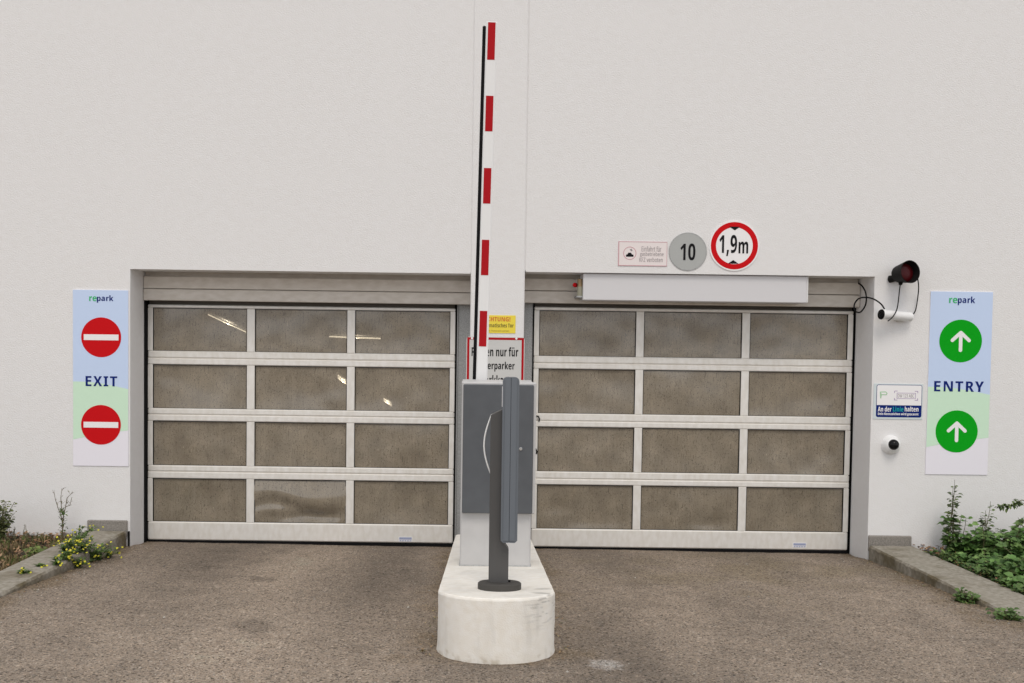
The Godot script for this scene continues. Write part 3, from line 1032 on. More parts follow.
func direction_board(label: String, x0: float, x1: float, y0: float, y1: float, entry: bool) -> void:
	var z := 0.001
	var root := board("direction_board", label, "sign", x0, x1, y0, y1, z, M.board_pale, 0.006)
	var zt := z + 0.006
	var w := x1 - x0
	var h := y1 - y0
	var wave := func(base: float, amp: float, ph: float, slope: float) -> PackedVector2Array:
		var o := PackedVector2Array()
		for k in 17:
			var t := k / 16.0
			o.append(Vector2(x0 + 0.001 + (w - 0.002) * t, y0 + h * (base + slope * t + amp * sin(t * PI + ph))))
		return o
	var lower: PackedVector2Array = wave.call(0.15, 0.004, 0.0, 0.055)
	var upper: PackedVector2Array = wave.call(0.475, 0.012, 0.4, -0.03)
	var green := lower.duplicate()
	for k in 17:
		green.append(upper[16 - k])
	var b := MB.new()
	b.plate(green, zt, zt + 0.0008)
	put(b, "green_field", M.board_green, root)
	var blue := upper.duplicate()
	blue.append(Vector2(x1 - 0.001, y1 - 0.001))
	blue.append(Vector2(x0 + 0.001, y1 - 0.001))
	b = MB.new()
	b.plate(blue, zt, zt + 0.0008)
	put(b, "blue_field", M.board_blue, root)
	var zp := zt + 0.0008
	var cx := (x0 + x1) / 2
	if entry:
		letter_px("re", 949.2, 297.8, 957.4, 303.2, zp + 0.0008, M.logo_green, root)
		letter_px("park", 957.9, 296.5, 975.2, 305.2, zp + 0.0008, M.navy, root)
		letter_px("ENTRY", 934.2, 381.2, 983.8, 391.6, zp + 0.0008, M.navy, root, true, 5)
		for q in [[960.6, 341.0, 21.4], [956.6, 431.4, 21.2]]:
			var c := P(q[0], q[1], zp)
			var r: float = q[2] / F * (8.0 - zp)
			var d := disc(c.x, c.y, r, zp, 0.0012, "arrow_disc", M.arrow_green, root)
			b = MB.new()
			var s := r / 21.4
			var za := zp + 0.0012
			var stroke := func(a: Vector2, e: Vector2) -> void:
				var dir := (e - a).normalized()
				var o := PackedVector2Array()
				for k in 9:
					var an := dir.angle() + PI / 2 + PI * k / 8.0
					o.append(a + Vector2.from_angle(an) * 1.75 * s)
				for k in 9:
					var an := dir.angle() - PI / 2 + PI * k / 8.0
					o.append(e + Vector2.from_angle(an) * 1.75 * s)
				b.plate(o, za, za + 0.0008 + 0.0002 * b.v.size() / 200.0)
			var m := Vector2(c.x, c.y)
			stroke.call(m + Vector2(0, -9.2) * s, m + Vector2(0, 8.0) * s)
			stroke.call(m + Vector2(-8.4, 0.6) * s, m + Vector2(0, 8.4) * s)
			stroke.call(m + Vector2(8.4, 0.6) * s, m + Vector2(0, 8.4) * s)
			put(b, "arrow", M.sign_white, d)
	else:
		letter_px("re", 89.2, 296.3, 96.6, 301.2, zp + 0.0008, M.logo_green, root)
		letter_px("park", 96.9, 295.2, 113.4, 302.8, zp + 0.0008, M.navy, root)
		letter_px("EXIT", 85.6, 376.2, 117.2, 386.2, zp + 0.0008, M.navy, root, true, 5)
		for q in [[101.2, 337.3, 19.9], [101.0, 424.8, 19.9]]:
			var c := P(q[0], q[1], zp)
			var r: float = q[2] / F * (8.0 - zp)
			var d := disc(c.x, c.y, r, zp, 0.0012, "no_entry_disc", M.sign_red, root)
			boxed("bar", Vector3(c.x - r * 0.87, c.y - r * 0.145, zp + 0.0012), Vector3(c.x + r * 0.87, c.y + r * 0.145, zp + 0.002), 0.0, M.sign_white, d)

func build_signs() -> void:
	direction_board("tall blue and green board reading EXIT with two red no-entry discs", -3.306, -2.864, 0.684, 2.092, false)
	direction_board("tall blue and green board reading ENTRY with two green arrow discs", 3.536, 4.036, 0.703, 2.172, true)
	# clearance sign
	var z := 0.001
	var c := P(734.2, 245.8, z)
	var r := 25.0 / F * 8.0
	var root := thing("height_limit_sign", "round red-bordered height limit sign reading 1,9m", "sign", Vector3(c.x, c.y - r, z))
	disc(c.x, c.y, r, z, 0.006, "plate", M.sign_white, root)
	disc(c.x, c.y, r * 0.94, z + 0.006, 0.001, "red_ring", M.sign_red, root, r * 0.735)
	letter_px("1,9", 719.3, 234.8, 737.0, 256.0, z + 0.007, M.print_black, root)
	letter_px("m", 738.6, 241.6, 748.2, 253.4, z + 0.007, M.print_black, root)
	var b := MB.new()
	b.plate(PackedVector2Array([Q(729.0, 226.6, z), Q(740.0, 226.8, z), Q(734.6, 230.4, z)]), z + 0.006, z + 0.008)
	put(b, "pointer", M.print_black, root)
	b = MB.new()
	b.plate(PackedVector2Array([Q(727.8, 263.6, z), Q(738.2, 263.8, z), Q(733.0, 260.0, z)]), z + 0.006, z + 0.008)
	put(b, "pointer", M.print_black, root)
	# speed disc
	c = P(687.8, 251.6, z)
	r = 19.0 / F * 8.0
	root = thing("speed_disc", "grey round disc reading 10 between the two other plates", "sign", Vector3(c.x, c.y - r, z))
	disc(c.x, c.y, r, z, 0.005, "plate", M.disc_grey, root)
	disc(c.x, c.y, r * 0.985, z + 0.005, 0.001, "rim", M.galv, root, r * 0.95)
	letter_px("10", 680.4, 243.4, 695.4, 260.2, z + 0.006, M.print_black, root)
	# faded gas vehicle plate
	var a := P(618.3, 241.2, z)
	var d := P(666.8, 266.4, z)
	root = board("ban_plate", "faded pink plate banning gas-powered cars, lettering washed out", "sign", a.x, d.x, d.y, a.y, z, M.faded_pink)
	b = MB.new()
	var zt := z + 0.004
	for e in [[a.x, d.y, a.x + 0.008, a.y], [d.x - 0.004, d.y, d.x, a.y], [a.x + 0.008, d.y, d.x - 0.004, d.y + 0.006], [a.x + 0.008, a.y - 0.006, d.x - 0.004, a.y]]:
		b.box(Vector3(e[0] + 0.0005, e[1] + 0.0005, zt), Vector3(e[2] - 0.0005, e[3] - 0.0005, zt + 0.001), 0.0)
	put(b, "border", M.faded_red, root)
	c = P(629.8, 253.2, zt)
	disc(c.x, c.y, 0.052, zt, 0.001, "prohibition_ring", M.faded_red, root, 0.047)
	b = MB.new()
	b.plate(PackedVector2Array([Vector2(c.x - 0.03, c.y - 0.028), Vector2(c.x + 0.03, c.y - 0.028), Vector2(c.x + 0.03, c.y - 0.012), Vector2(c.x + 0.017, c.y - 0.009), Vector2(c.x + 0.010, c.y + 0.004), Vector2(c.x - 0.012, c.y + 0.004), Vector2(c.x - 0.018, c.y - 0.009), Vector2(c.x - 0.03, c.y - 0.012)]), zt, zt + 0.001)
	put(b, "car_symbol", M.print_black, root)
	b = MB.new()
	b.plate(PackedVector2Array([Vector2(c.x - 0.002, c.y + 0.030), Vector2(c.x + 0.012, c.y + 0.014), Vector2(c.x + 0.022, c.y + 0.020), Vector2(c.x + 0.014, c.y + 0.035)]), zt, zt + 0.001)
	put(b, "gas_symbol", M.faded_print, root)
	letter_px("Einfahrt für", 641.6, 246.2, 661.4, 251.6, zt + 0.0006, M.faded_print, root, false)
	letter_px("gasbetriebene", 640.0, 252.0, 663.6, 257.2, zt + 0.0006, M.faded_print, root, false)
	letter_px("KFZ verboten", 639.4, 257.4, 662.6, 262.0, zt + 0.0006, M.faded_print, root, false)
	# number plate scan notice
	a = P(873.8, 383.4, z)
	d = P(922.0, 419.6, z)
	root = board("scan_notice", "small blue and white notice 'An der Linie halten' above dome camera", "sign", a.x, d.x, d.y, a.y, z, mat(0.63, 0.70, 0.72, 0.4))
	zt = z + 0.004
	var rounded := func(p0: Vector2, p1: Vector2, rad: float, low: bool, high: bool) -> PackedVector2Array:
		var o := PackedVector2Array()
		for q in [[p1.x, p1.y, 0.0, high], [p0.x, p1.y, 0.25, high], [p0.x, p0.y, 0.5, low], [p1.x, p0.y, 0.75, low]]:
			if q[3]:
				for k in 5:
					var an: float = TAU * (q[2] + 0.25 * k / 4.0)
					var mid := Vector2(q[0] - rad * (1 if q[0] == p1.x else -1), q[1] - rad * (1 if q[1] == p1.y else -1))
					o.append(mid + Vector2.from_angle(an) * rad)
			else:
				o.append(Vector2(q[0], q[1]))
		return o
	var p0 := Q(876.6, 417.2, z)
	var p1 := Q(920.4, 385.4, z)
	p0.x = a.x + 0.022
	p1.x = d.x - 0.008
	p0.y = d.y + 0.016
	p1.y = a.y - 0.008
	var split: float = Q(898, 405.2, z).y
	b = MB.new()
	b.plate(rounded.call(p0, p1, 0.016, true, true), zt, zt + 0.0008)
	put(b, "outline", M.navy, root)
	b = MB.new()
	b.plate(rounded.call(Vector2(p0.x + 0.004, split), Vector2(p1.x - 0.004, p1.y - 0.004), 0.013, false, true), zt + 0.0008, zt + 0.0016)
	put(b, "white_field", M.sign_white, root)
	zt += 0.0016
	letter_px("An der", 877.9, 406.6, 891.4, 411.6, zt, M.sign_white, root)
	letter_px("Linie", 893.0, 406.6, 903.4, 411.6, zt, M.teal, root)
	letter_px("halten", 904.8, 406.6, 918.4, 411.6, zt, M.sign_white, root)
	letter_px("Dein Kennzeichen wird gescannt", 877.9, 412.6, 918.4, 416.0, zt, M.sign_white, root)
	b = MB.new()   # green flag mark
	var o := Q(883.0, 394.6, z)
	b.plate(PackedVector2Array([o + Vector2(-0.028, 0.024), o + Vector2(0.02, 0.026), o + Vector2(0.034, 0.012), o + Vector2(0.026, -0.004), o + Vector2(-0.012, -0.004), o + Vector2(-0.016, -0.03), o + Vector2(-0.024, -0.03)]), zt, zt + 0.001)
	put(b, "flag_mark", M.pale_green_print, root)
	b = MB.new()
	b.plate(PackedVector2Array([o + Vector2(-0.018, 0.017), o + Vector2(0.017, 0.018), o + Vector2(0.025, 0.011), o + Vector2(0.02, 0.003), o + Vector2(-0.014, 0.003)]), zt + 0.001, zt + 0.0016)
	put(b, "flag_inside", M.sign_white, root)
	var f0 := Q(893.8, 400.2, z)
	var f1 := Q(917.8, 391.0, z)
	for sx in [0, 1]:
		for sy in [0, 1]:
			var q := Vector2(f0.x if sx == 0 else f1.x, f0.y if sy == 0 else f1.y)
			var ix := 1.0 if sx == 0 else -1.0
			var iy := 1.0 if sy == 0 else -1.0
			b = MB.new()
			b.box(Vector3(q.x + min(0, ix * 0.026), q.y + min(0, iy * 0.004), zt), Vector3(q.x + max(0, ix * 0.026), q.y + max(0, iy * 0.004), zt + 0.001), 0.0)
			b.box(Vector3(q.x + min(0, ix * 0.004), q.y + (0.004 if iy > 0 else -0.018), zt), Vector3(q.x + max(0, ix * 0.004), q.y + (0.018 if iy > 0 else -0.004), zt + 0.001), 0.0)
			put(b, "scan_corner", M.purple_print, root)
	b = MB.new()
	var g0 := Q(896.4, 398.6, z)
	var g1 := Q(915.4, 393.0, z)
	b.box(Vector3(g0.x, g0.y, zt), Vector3(g1.x, g0.y + 0.003, zt + 0.001), 0.0)
	b.box(Vector3(g0.x, g1.y - 0.003, zt), Vector3(g1.x, g1.y, zt + 0.001), 0.0)
	b.box(Vector3(g0.x, g0.y + 0.003, zt), Vector3(g0.x + 0.003, g1.y - 0.003, zt + 0.001), 0.0)
	b.box(Vector3(g1.x - 0.003, g0.y + 0.003, zt), Vector3(g1.x, g1.y - 0.003, zt + 0.001), 0.0)
	put(b, "number_plate", M.purple_print, root)
	letter_px("DW 123 ABC", 897.8, 394.2, 914.2, 397.6, zt, M.faded_print, root, false)
	# pier signs
	z = 0.0105
	a = P(479.5, 315.0, z)
	d = P(515.4, 333.4, z)
	root = board("warning_plate", "small yellow plate reading ACHTUNG above the red-framed sign", "sign", a.x, d.x, d.y, a.y, z, M.sign_yellow)
	zt = z + 0.004
	letter_px("ACHTUNG!", 483.4, 317.0, 510.4, 321.4, zt + 0.0006, M.yellow_red, root)
	letter_px("Automatisches Tor", 480.8, 323.2, 513.6, 327.4, zt + 0.0006, mat(0.16, 0.13, 0.02, 0.5), root)
	letter_px("Nicht im Torbereich parken", 482.4, 330.0, 509.0, 331.8, zt + 0.0006, mat(0.3, 0.24, 0.04, 0.5), root, false)
	a = P(467.3, 337.2, z)
	d = P(522.8, 420.0, z)
	root = thing("parking_notice", "grey red-framed notice on the pier behind the barrier housing", "sign", Vector3((a.x + d.x) / 2, d.y, z))
	b = MB.new()
	b.plate(rounded.call(Vector2(a.x - 0.006, d.y), Vector2(d.x + 0.006, a.y + 0.006), 0.022, true, true), z, z + 0.004)
	put(b, "plate", M.plate_grey, root)
	zt = z + 0.004
	b = MB.new()
	var t := 0.018
	for e in [[a.x, d.y, a.x + t, a.y], [d.x - t, d.y, d.x, a.y], [a.x + t, d.y, d.x - t, d.y + t], [a.x + t, a.y - t, d.x - t, a.y]]:
		b.box(Vector3(e[0], e[1], zt), Vector3(e[2], e[3], zt + 0.001), 0.0)
	put(b, "red_frame", M.red_film, root)
	for q in [[516.4, 338.6], [472.0, 338.2]]:
		var sc := P(q[0], q[1], zt)
		disc(sc.x, sc.y, 0.009, zt + 0.001, 0.003, "screw", M.sign_white, root, 0.0, 12)
	letter_px("Parken nur für", 471.6, 347.0, 518.2, 356.4, zt + 0.0006, M.print_black, root)
	letter_px("Dauerparker", 475.6, 361.6, 514.6, 371.6, zt + 0.0006, M.print_black, root)
	letter_px("Parkkarte", 481.2, 375.2, 513.4, 385.0, zt + 0.0006, M.print_black, root)

# ---------------------------------------------------------------- wall equipment
func build_equipment() -> void:
	# long box under the lintel of the entry
	var zf := -0.03
	var a := P(583.2, 275.6, zf)
	var d := P(808.2, 303.2, zf)
	var root := thing("beam_box", "long white metal box mounted under the lintel above entry door", "box", Vector3((a.x + d.x) / 2, d.y, -0.17))
	var top := RTOP - 0.004
	boxed("cover", Vector3(a.x, d.y, -0.289), Vector3(d.x - 0.012, top, zf), 0.006, M.white_box, root)
	boxed("end_cap", Vector3(d.x - 0.0118, d.y + 0.002, -0.288), Vector3(d.x, top - 0.002, zf - 0.002), 0.005, M.white_gloss, root)
	var e := P(580.0, 296.0, -0.08)
	var f := P(580.0, 279.0, -0.08)
	var b := MB.new()
	b.tube(PackedVector3Array([e, Vector3(e.x, lerp(e.y, f.y, 0.55), e.z)]), 0.024, 0.024, 14)
	put(b, "socket", mat(0.30, 0.29, 0.22, 0.5), root)
	b = MB.new()
	b.tube(PackedVector3Array([Vector3(e.x, lerp(e.y, f.y, 0.55), e.z), f]), 0.021, 0.021, 14)
	put(b, "motor_can", M.brass, root)
	boxed("bracket", Vector3(e.x - 0.03, e.y - 0.015, -0.288), Vector3(a.x - 0.001, e.y, -0.05), 0.003, M.galv, root)
	b = MB.new()
	b.lathe(PackedVector2Array([Vector2(0, 0.02), Vector2(0.014, 0.018), Vector2(0.018, 0.008), Vector2(0.018, -0.03)]), P(575.0, 285.0, -0.12), Vector3(-0.4, 0, 1), 14)
	put(b, "red_cap", M.sign_red, root)
	# signal lamp
	var c := P(906.0, 272.6, 0.14)
	root = thing("signal_lamp", "black hooded signal lamp with dark red lens on the wall", "signal lamp", Vector3(c.x - 0.02, c.y - 0.08, 0))
	var ax := Vector3(0.26, 0.09, 0.95).normalized()
	b = MB.new()
	b.lathe(PackedVector2Array([Vector2(0, -0.115), Vector2(0.045, -0.112), Vector2(0.066, -0.09), Vector2(0.078, -0.02), Vector2(0.086, 0.03), Vector2(0.090, 0.05), Vector2(0.086, 0.052), Vector2(0.074, -0.01)]), c, ax, 32)
	put(b, "hood", M.black, root)
	b = MB.new()
	var prof := PackedVector2Array()
	for k in 8:
		var t := PI / 2 * k / 7.0
		prof.append(Vector2(sin(t) * 0.074, -0.012 + 0.022 * cos(t)))
	b.lathe(prof, c, ax, 32)
	put(b, "lens", M.red_lens, root)
	b = MB.new()
	b.tube(PackedVector3Array([c - ax * 0.09 + Vector3(0, -0.03, 0), Vector3(c.x - 0.07, c.y - 0.045, -0.003)]), 0.022, 0.030, 12)
	put(b, "mount", M.black, root)
	b = MB.new()
	b.lathe(PackedVector2Array([Vector2(0.012, 0.0), Vector2(0.018, 0.02), Vector2(0.0, 0.03)]), P(900.5, 285.0, 0.10), Vector3(0, 1, 0), 12)
	put(b, "gland", M.black, root)
	for w in [[[900.4, 283.0, 0.10], [899.2, 293.0, 0.06], [898.2, 302.0, 0.04], [896.6, 310.0, 0.135], [892.6, 317.0, 0.16], [888.0, 321.0, 0.12]],
			[[917.4, 276.5, 0.12], [918.6, 287.0, 0.06], [917.4, 300.0, 0.03], [915.2, 311.0, 0.03], [911.4, 316.0, 0.04]]]:
		put(wire(w, 0.0045), "wire", M.black, root)
	# bullet camera
	var l := P(881.4, 314.4, 0.12)
	var r := P(911.0, 317.0, 0.045)
	root = thing("bullet_camera", "white tube camera with black lens face below the signal lamp", "camera", Vector3((l.x + r.x) / 2, r.y - 0.05, 0))
	var dir := (l - r).normalized()
	b = MB.new()
	var len_ := (l - r).length()
	b.lathe(PackedVector2Array([Vector2(0, -0.004), Vector2(0.030, -0.003), Vector2(0.037, 0.006), Vector2(0.037, len_ - 0.02), Vector2(0.041, len_ - 0.018), Vector2(0.041, len_)]), r, dir, 28)
	put(b, "body", M.white_gloss, root)
	b = MB.new()
	b.lathe(PackedVector2Array([Vector2(0.041, -0.001), Vector2(0.039, 0.006), Vector2(0.022, 0.006), Vector2(0.018, 0.001), Vector2(0.0, 0.003)]), l, dir, 28)
	put(b, "lens_face", M.dome, root)
	b = MB.new()
	b.tube(PackedVector3Array([(l * 0.4 + r * 0.6), Vector3((l.x * 0.4 + r.x * 0.6) + 0.02, r.y - 0.005, -0.003)]), 0.02, 0.034, 12)
	put(b, "mount", M.white_gloss, root)
	put(wire([[858.6, 283.4, -0.2], [862.5, 286.5, -0.12], [866.0, 294.0, -0.05], [865.6, 304.5, -0.02], [860.5, 312.0, -0.04], [855.0, 311.0, -0.1], [854.4, 304.5, -0.13], [858.5, 298.8, -0.08], [866.0, 297.4, 0.01], [874.0, 299.2, 0.04], [881.0, 304.0, 0.06], [884.5, 309.0, 0.08]], 0.006), "cable", M.rubber, root)
	# turret camera
	c = P(890.6, 444.8, 0.0)
	root = thing("turret_camera", "white round turret camera with glossy black eye below the notice", "camera", Vector3(c.x, c.y - 0.08, 0))
	b = MB.new()
	prof = PackedVector2Array([Vector2(0.076, -0.002), Vector2(0.076, 0.012), Vector2(0.072, 0.018)])
	for k in range(1, 9):
		var t := PI / 2 * k / 8.0
		prof.append(Vector2(cos(t) * 0.070, 0.018 + 0.062 * sin(t)))
	b.lathe(prof, c, Vector3.BACK, 36)
	put(b, "shell", M.white_gloss, root)
	b = MB.new()
	b.ball(c + Vector3(-0.002, 0.008, 0.062), Vector3.ONE * 0.043, 14, 24)
	put(b, "eye", M.dome, root)

func wire(px: Array, rad: float) -> MB:
	var cv := Curve3D.new()
	var pts := []
	for q in px:
		pts.append(P(q[0], q[1], q[2]))
	for k in pts.size():
		var t: Vector3 = (pts[min(k + 1, pts.size() - 1)] - pts[max(k - 1, 0)]) / 6.0
		cv.add_point(pts[k], -t, t)
	cv.bake_interval = 0.012
	var b := MB.new()
	b.tube(cv.get_baked_points(), rad, rad, 7)
	return b

# ---------------------------------------------------------------- kerbs, beds, plants
func build_kerbs() -> void:
	for side in [0, 1]:
		var root := structure("kerb")
		var cuts := [0.024, 1.0, 2.0, 3.0, 4.0, 5.0]
		var chip := noise(11.0, 3, 31 + side)
		var moss := noise(3.2, 5, 35 + side)
		for k in cuts.size() - 1:
			var b := MB.new()
			var steps := 40
			var front := []
			for i in steps + 1:
				var z: float = lerp(cuts[k] + 0.003, cuts[k + 1] - 0.003, float(i) / steps)
				var y := kerb_left_y(z) if side == 0 else kerb_right_y(z)
				var xf := (-2.872 - 0.026 * z) if side == 0 else (3.092 + 0.034 * z)
				var xb := (-3.192 - 0.012 * z) if side == 0 else (3.437 + 0.04 * z)
				var s := 1.0 if side == 0 else -1.0
				var w := chip.get_noise_1d(z) * 0.006
				var cr := 0.010 + absf(chip.get_noise_1d(z + 40.0)) * 0.018
				front.append([Vector3(xf + s * w, -0.2, z), Vector3(xf + s * w, y - cr, z), Vector3(xf + s * (w - cr * 0.8), y + w * 0.3, z), Vector3(xb, y, z), Vector3(xb, -0.2, z)])
			var outs := [Vector3(1.0 if side == 0 else -1.0, 0, 0), Vector3(1.0 if side == 0 else -1.0, 1, 0), Vector3.UP, Vector3(-1.0 if side == 0 else 1.0, 0, 0)]
			for i in steps:
				for j in 4:
					# rows of small faces so that moss and dirt stains get ragged outlines
					var rows := 8 if j == 0 or j == 2 else 1
					for q in rows:
						var t0 := float(q) / rows
						var t1 := float(q + 1) / rows
						var c4 := [front[i][j].lerp(front[i][j + 1], t0), front[i + 1][j].lerp(front[i + 1][j + 1], t0), front[i + 1][j].lerp(front[i + 1][j + 1], t1), front[i][j].lerp(front[i][j + 1], t1)]
						var n: Vector3 = (c4[1] - c4[0]).cross(c4[3] - c4[0]).normalized()
						if n.dot(outs[j]) < 0:
							n = -n
						var k4 := []
						for p in c4:
							var m := clampf(moss.get_noise_3d(p.x, p.y, p.z) * 1.5 + (0.45 if j < 2 else -0.15), 0, 1)
							k4.append(Color(1, 1, 1).lerp(Color(0.40, 0.345, 0.215), m * 0.9))
						b.tri3(c4[0], c4[1], c4[2], n, n, n, k4[0], k4[1], k4[2])
						b.tri3(c4[0], c4[2], c4[3], n, n, n, k4[0], k4[2], k4[3])
			for e in [0, steps]:
				var q: Array = front[e]
				b.quad(q[0], q[1], q[3], q[4], Vector3(0, 0, -1 if e == 0 else 1))
				b.tri(q[1], q[2], q[3], Vector3(0, 0, -1 if e == 0 else 1))
			put(b, "kerb_stone", M.kerb, root)

func bed_y(left: bool, x: float, z: float) -> float:
	return kerb_left_y(z) - 0.06 if left else kerb_right_y(z) - 0.035

func build_beds() -> void:
	var bump := noise(3.0, 4, 41)
	for left in [true, false]:
		var b := MB.new()
		var nx := 70
		var nz := 90
		var pt := func(i: int, j: int) -> Vector3:
			var z: float = 0.002 + 5.0 * j / nz
			var t := float(i) / nx
			var x: float = lerp(-3.186 - 0.012 * z, -8.0, t * t) if left else lerp(3.431 + 0.04 * z, 8.0, t * t)
			return Vector3(x, bed_y(left, x, z) + bump.get_noise_2d(x * 1.3, z * 1.3) * 0.03 * min(1.0, t * 6.0), z)
		for j in nz:
			for i in nx:
				b.quad(pt.call(i, j), pt.call(i + 1, j), pt.call(i + 1, j + 1), pt.call(i, j + 1), Vector3.UP)
		var o := put(b, "planting_bed", M.soil, self)
		o.name = numbered("planting_bed")
		o.set_meta("kind", "structure")

func grass_tuft(b: MB, at: Vector3, h: float, spread: float, count: int, cols: Array) -> void:
	for k in count:
		var a := rng.randf() * TAU
		var o := at + Vector3(cos(a), 0, sin(a)) * spread * sqrt(rng.randf())
		var lean := Vector3(rng.randf_range(-1, 1), 0, rng.randf_range(-1, 1)) * 0.55
		var hh := h * rng.randf_range(0.5, 1.1)
		var c: Color = cols[rng.randi() % cols.size()] * rng.randf_range(0.75, 1.2)
		var w := rng.randf_range(0.002, 0.0045)
		var side := Vector3(cos(a + 1.5), 0, sin(a + 1.5)) * w
		var p1 := o + Vector3(0, hh * 0.6, 0) + lean * hh * 0.35
		var p2 := o + Vector3(0, hh * rng.randf_range(0.75, 1.0), 0) + lean * hh
		b.col = c
		var n := side.cross(p2 - o)
		b.tri(o - side, o + side, p1 + side * 0.7, n)
		b.tri(o - side, p1 + side * 0.7, p1 - side * 0.7, n)
		b.tri(p1 - side * 0.7, p1 + side * 0.7, p2, n)

const GREENS := [Color(0.055, 0.105, 0.022), Color(0.075, 0.13, 0.03), Color(0.04, 0.08, 0.02), Color(0.10, 0.145, 0.04)]
const DRY := [Color(0.24, 0.16, 0.08), Color(0.17, 0.11, 0.055), Color(0.30, 0.22, 0.12), Color(0.13, 0.10, 0.04)]

# a leafy plant: stems from one root, leaves along them
func leafy(called: String, label: String, at: Vector3, stems: int, h: float, spread: float, leaf_l: float, per: int, cols: Array, lean := Vector3.ZERO, group := "", three := false) -> Node3D:
	var root := thing(called, label, "plant", at, group)
	var st := MB.new()
	var lf := MB.new()
	for s in stems:
		var a := rng.randf() * TAU
		var out := Vector3(cos(a), 0, sin(a)) * spread * rng.randf_range(0.3, 1.0) + lean
		var hh := h * rng.randf_range(0.55, 1.0)
		var pts := PackedVector3Array()
		for k in 9:
			var t := k / 8.0
			pts.append(at + Vector3(0, -0.02, 0) + out * (t * t * 0.6 + t * 0.4) + Vector3(sin(t * 5.0 + s) * 0.012, hh * (t - 0.18 * t * t * out.length() / max(h, 0.05)), cos(t * 4.0 + s) * 0.012))
		st.col = Color(0.11, 0.10, 0.045) * rng.randf_range(0.7, 1.3)
		st.tube(pts, 0.0045, 0.0015, 5)
		for k in per:
			var t: float = rng.randf_range(0.12, 1.0)
			var i := clampi(int(t * 8.0), 0, 7)
			var p := pts[i].lerp(pts[i + 1], t * 8.0 - i)
			var an := rng.randf() * TAU
			var d := Vector3(cos(an), rng.randf_range(-0.25, 0.55), sin(an)).normalized()
			var c: Color = cols[rng.randi() % cols.size()] * rng.randf_range(0.7, 1.35)
			var l := leaf_l * rng.randf_range(0.55, 1.2) * (1.15 - 0.5 * t)
			var stalk := p + d * l * 0.5
			st.tube(PackedVector3Array([p, stalk]), 0.0012, 0.001, 3)
			var up := Vector3(rng.randf_range(-0.6, 0.6), 1, rng.randf_range(-0.3, 1.1))
			lf.leaf(stalk, d, up, l, l * 0.74, rng.randf_range(0.1, 0.5), c)
			if three:
				var sd := d.cross(Vector3.UP).normalized()
				lf.leaf(stalk, (d * 0.5 + sd).normalized(), up, l * 0.8, l * 0.6, 0.2, c * 0.93)
				lf.leaf(stalk, (d * 0.5 - sd).normalized(), up, l * 0.8, l * 0.6, 0.2, c * 1.05)
	put(st, "stem", M.stem, root)
	put(lf, "foliage", M.leaf, root)
	return root

func on_bed(left: bool, x: float, z: float) -> Vector3:
	return Vector3(x, bed_y(left, x, z) + 0.004, z)

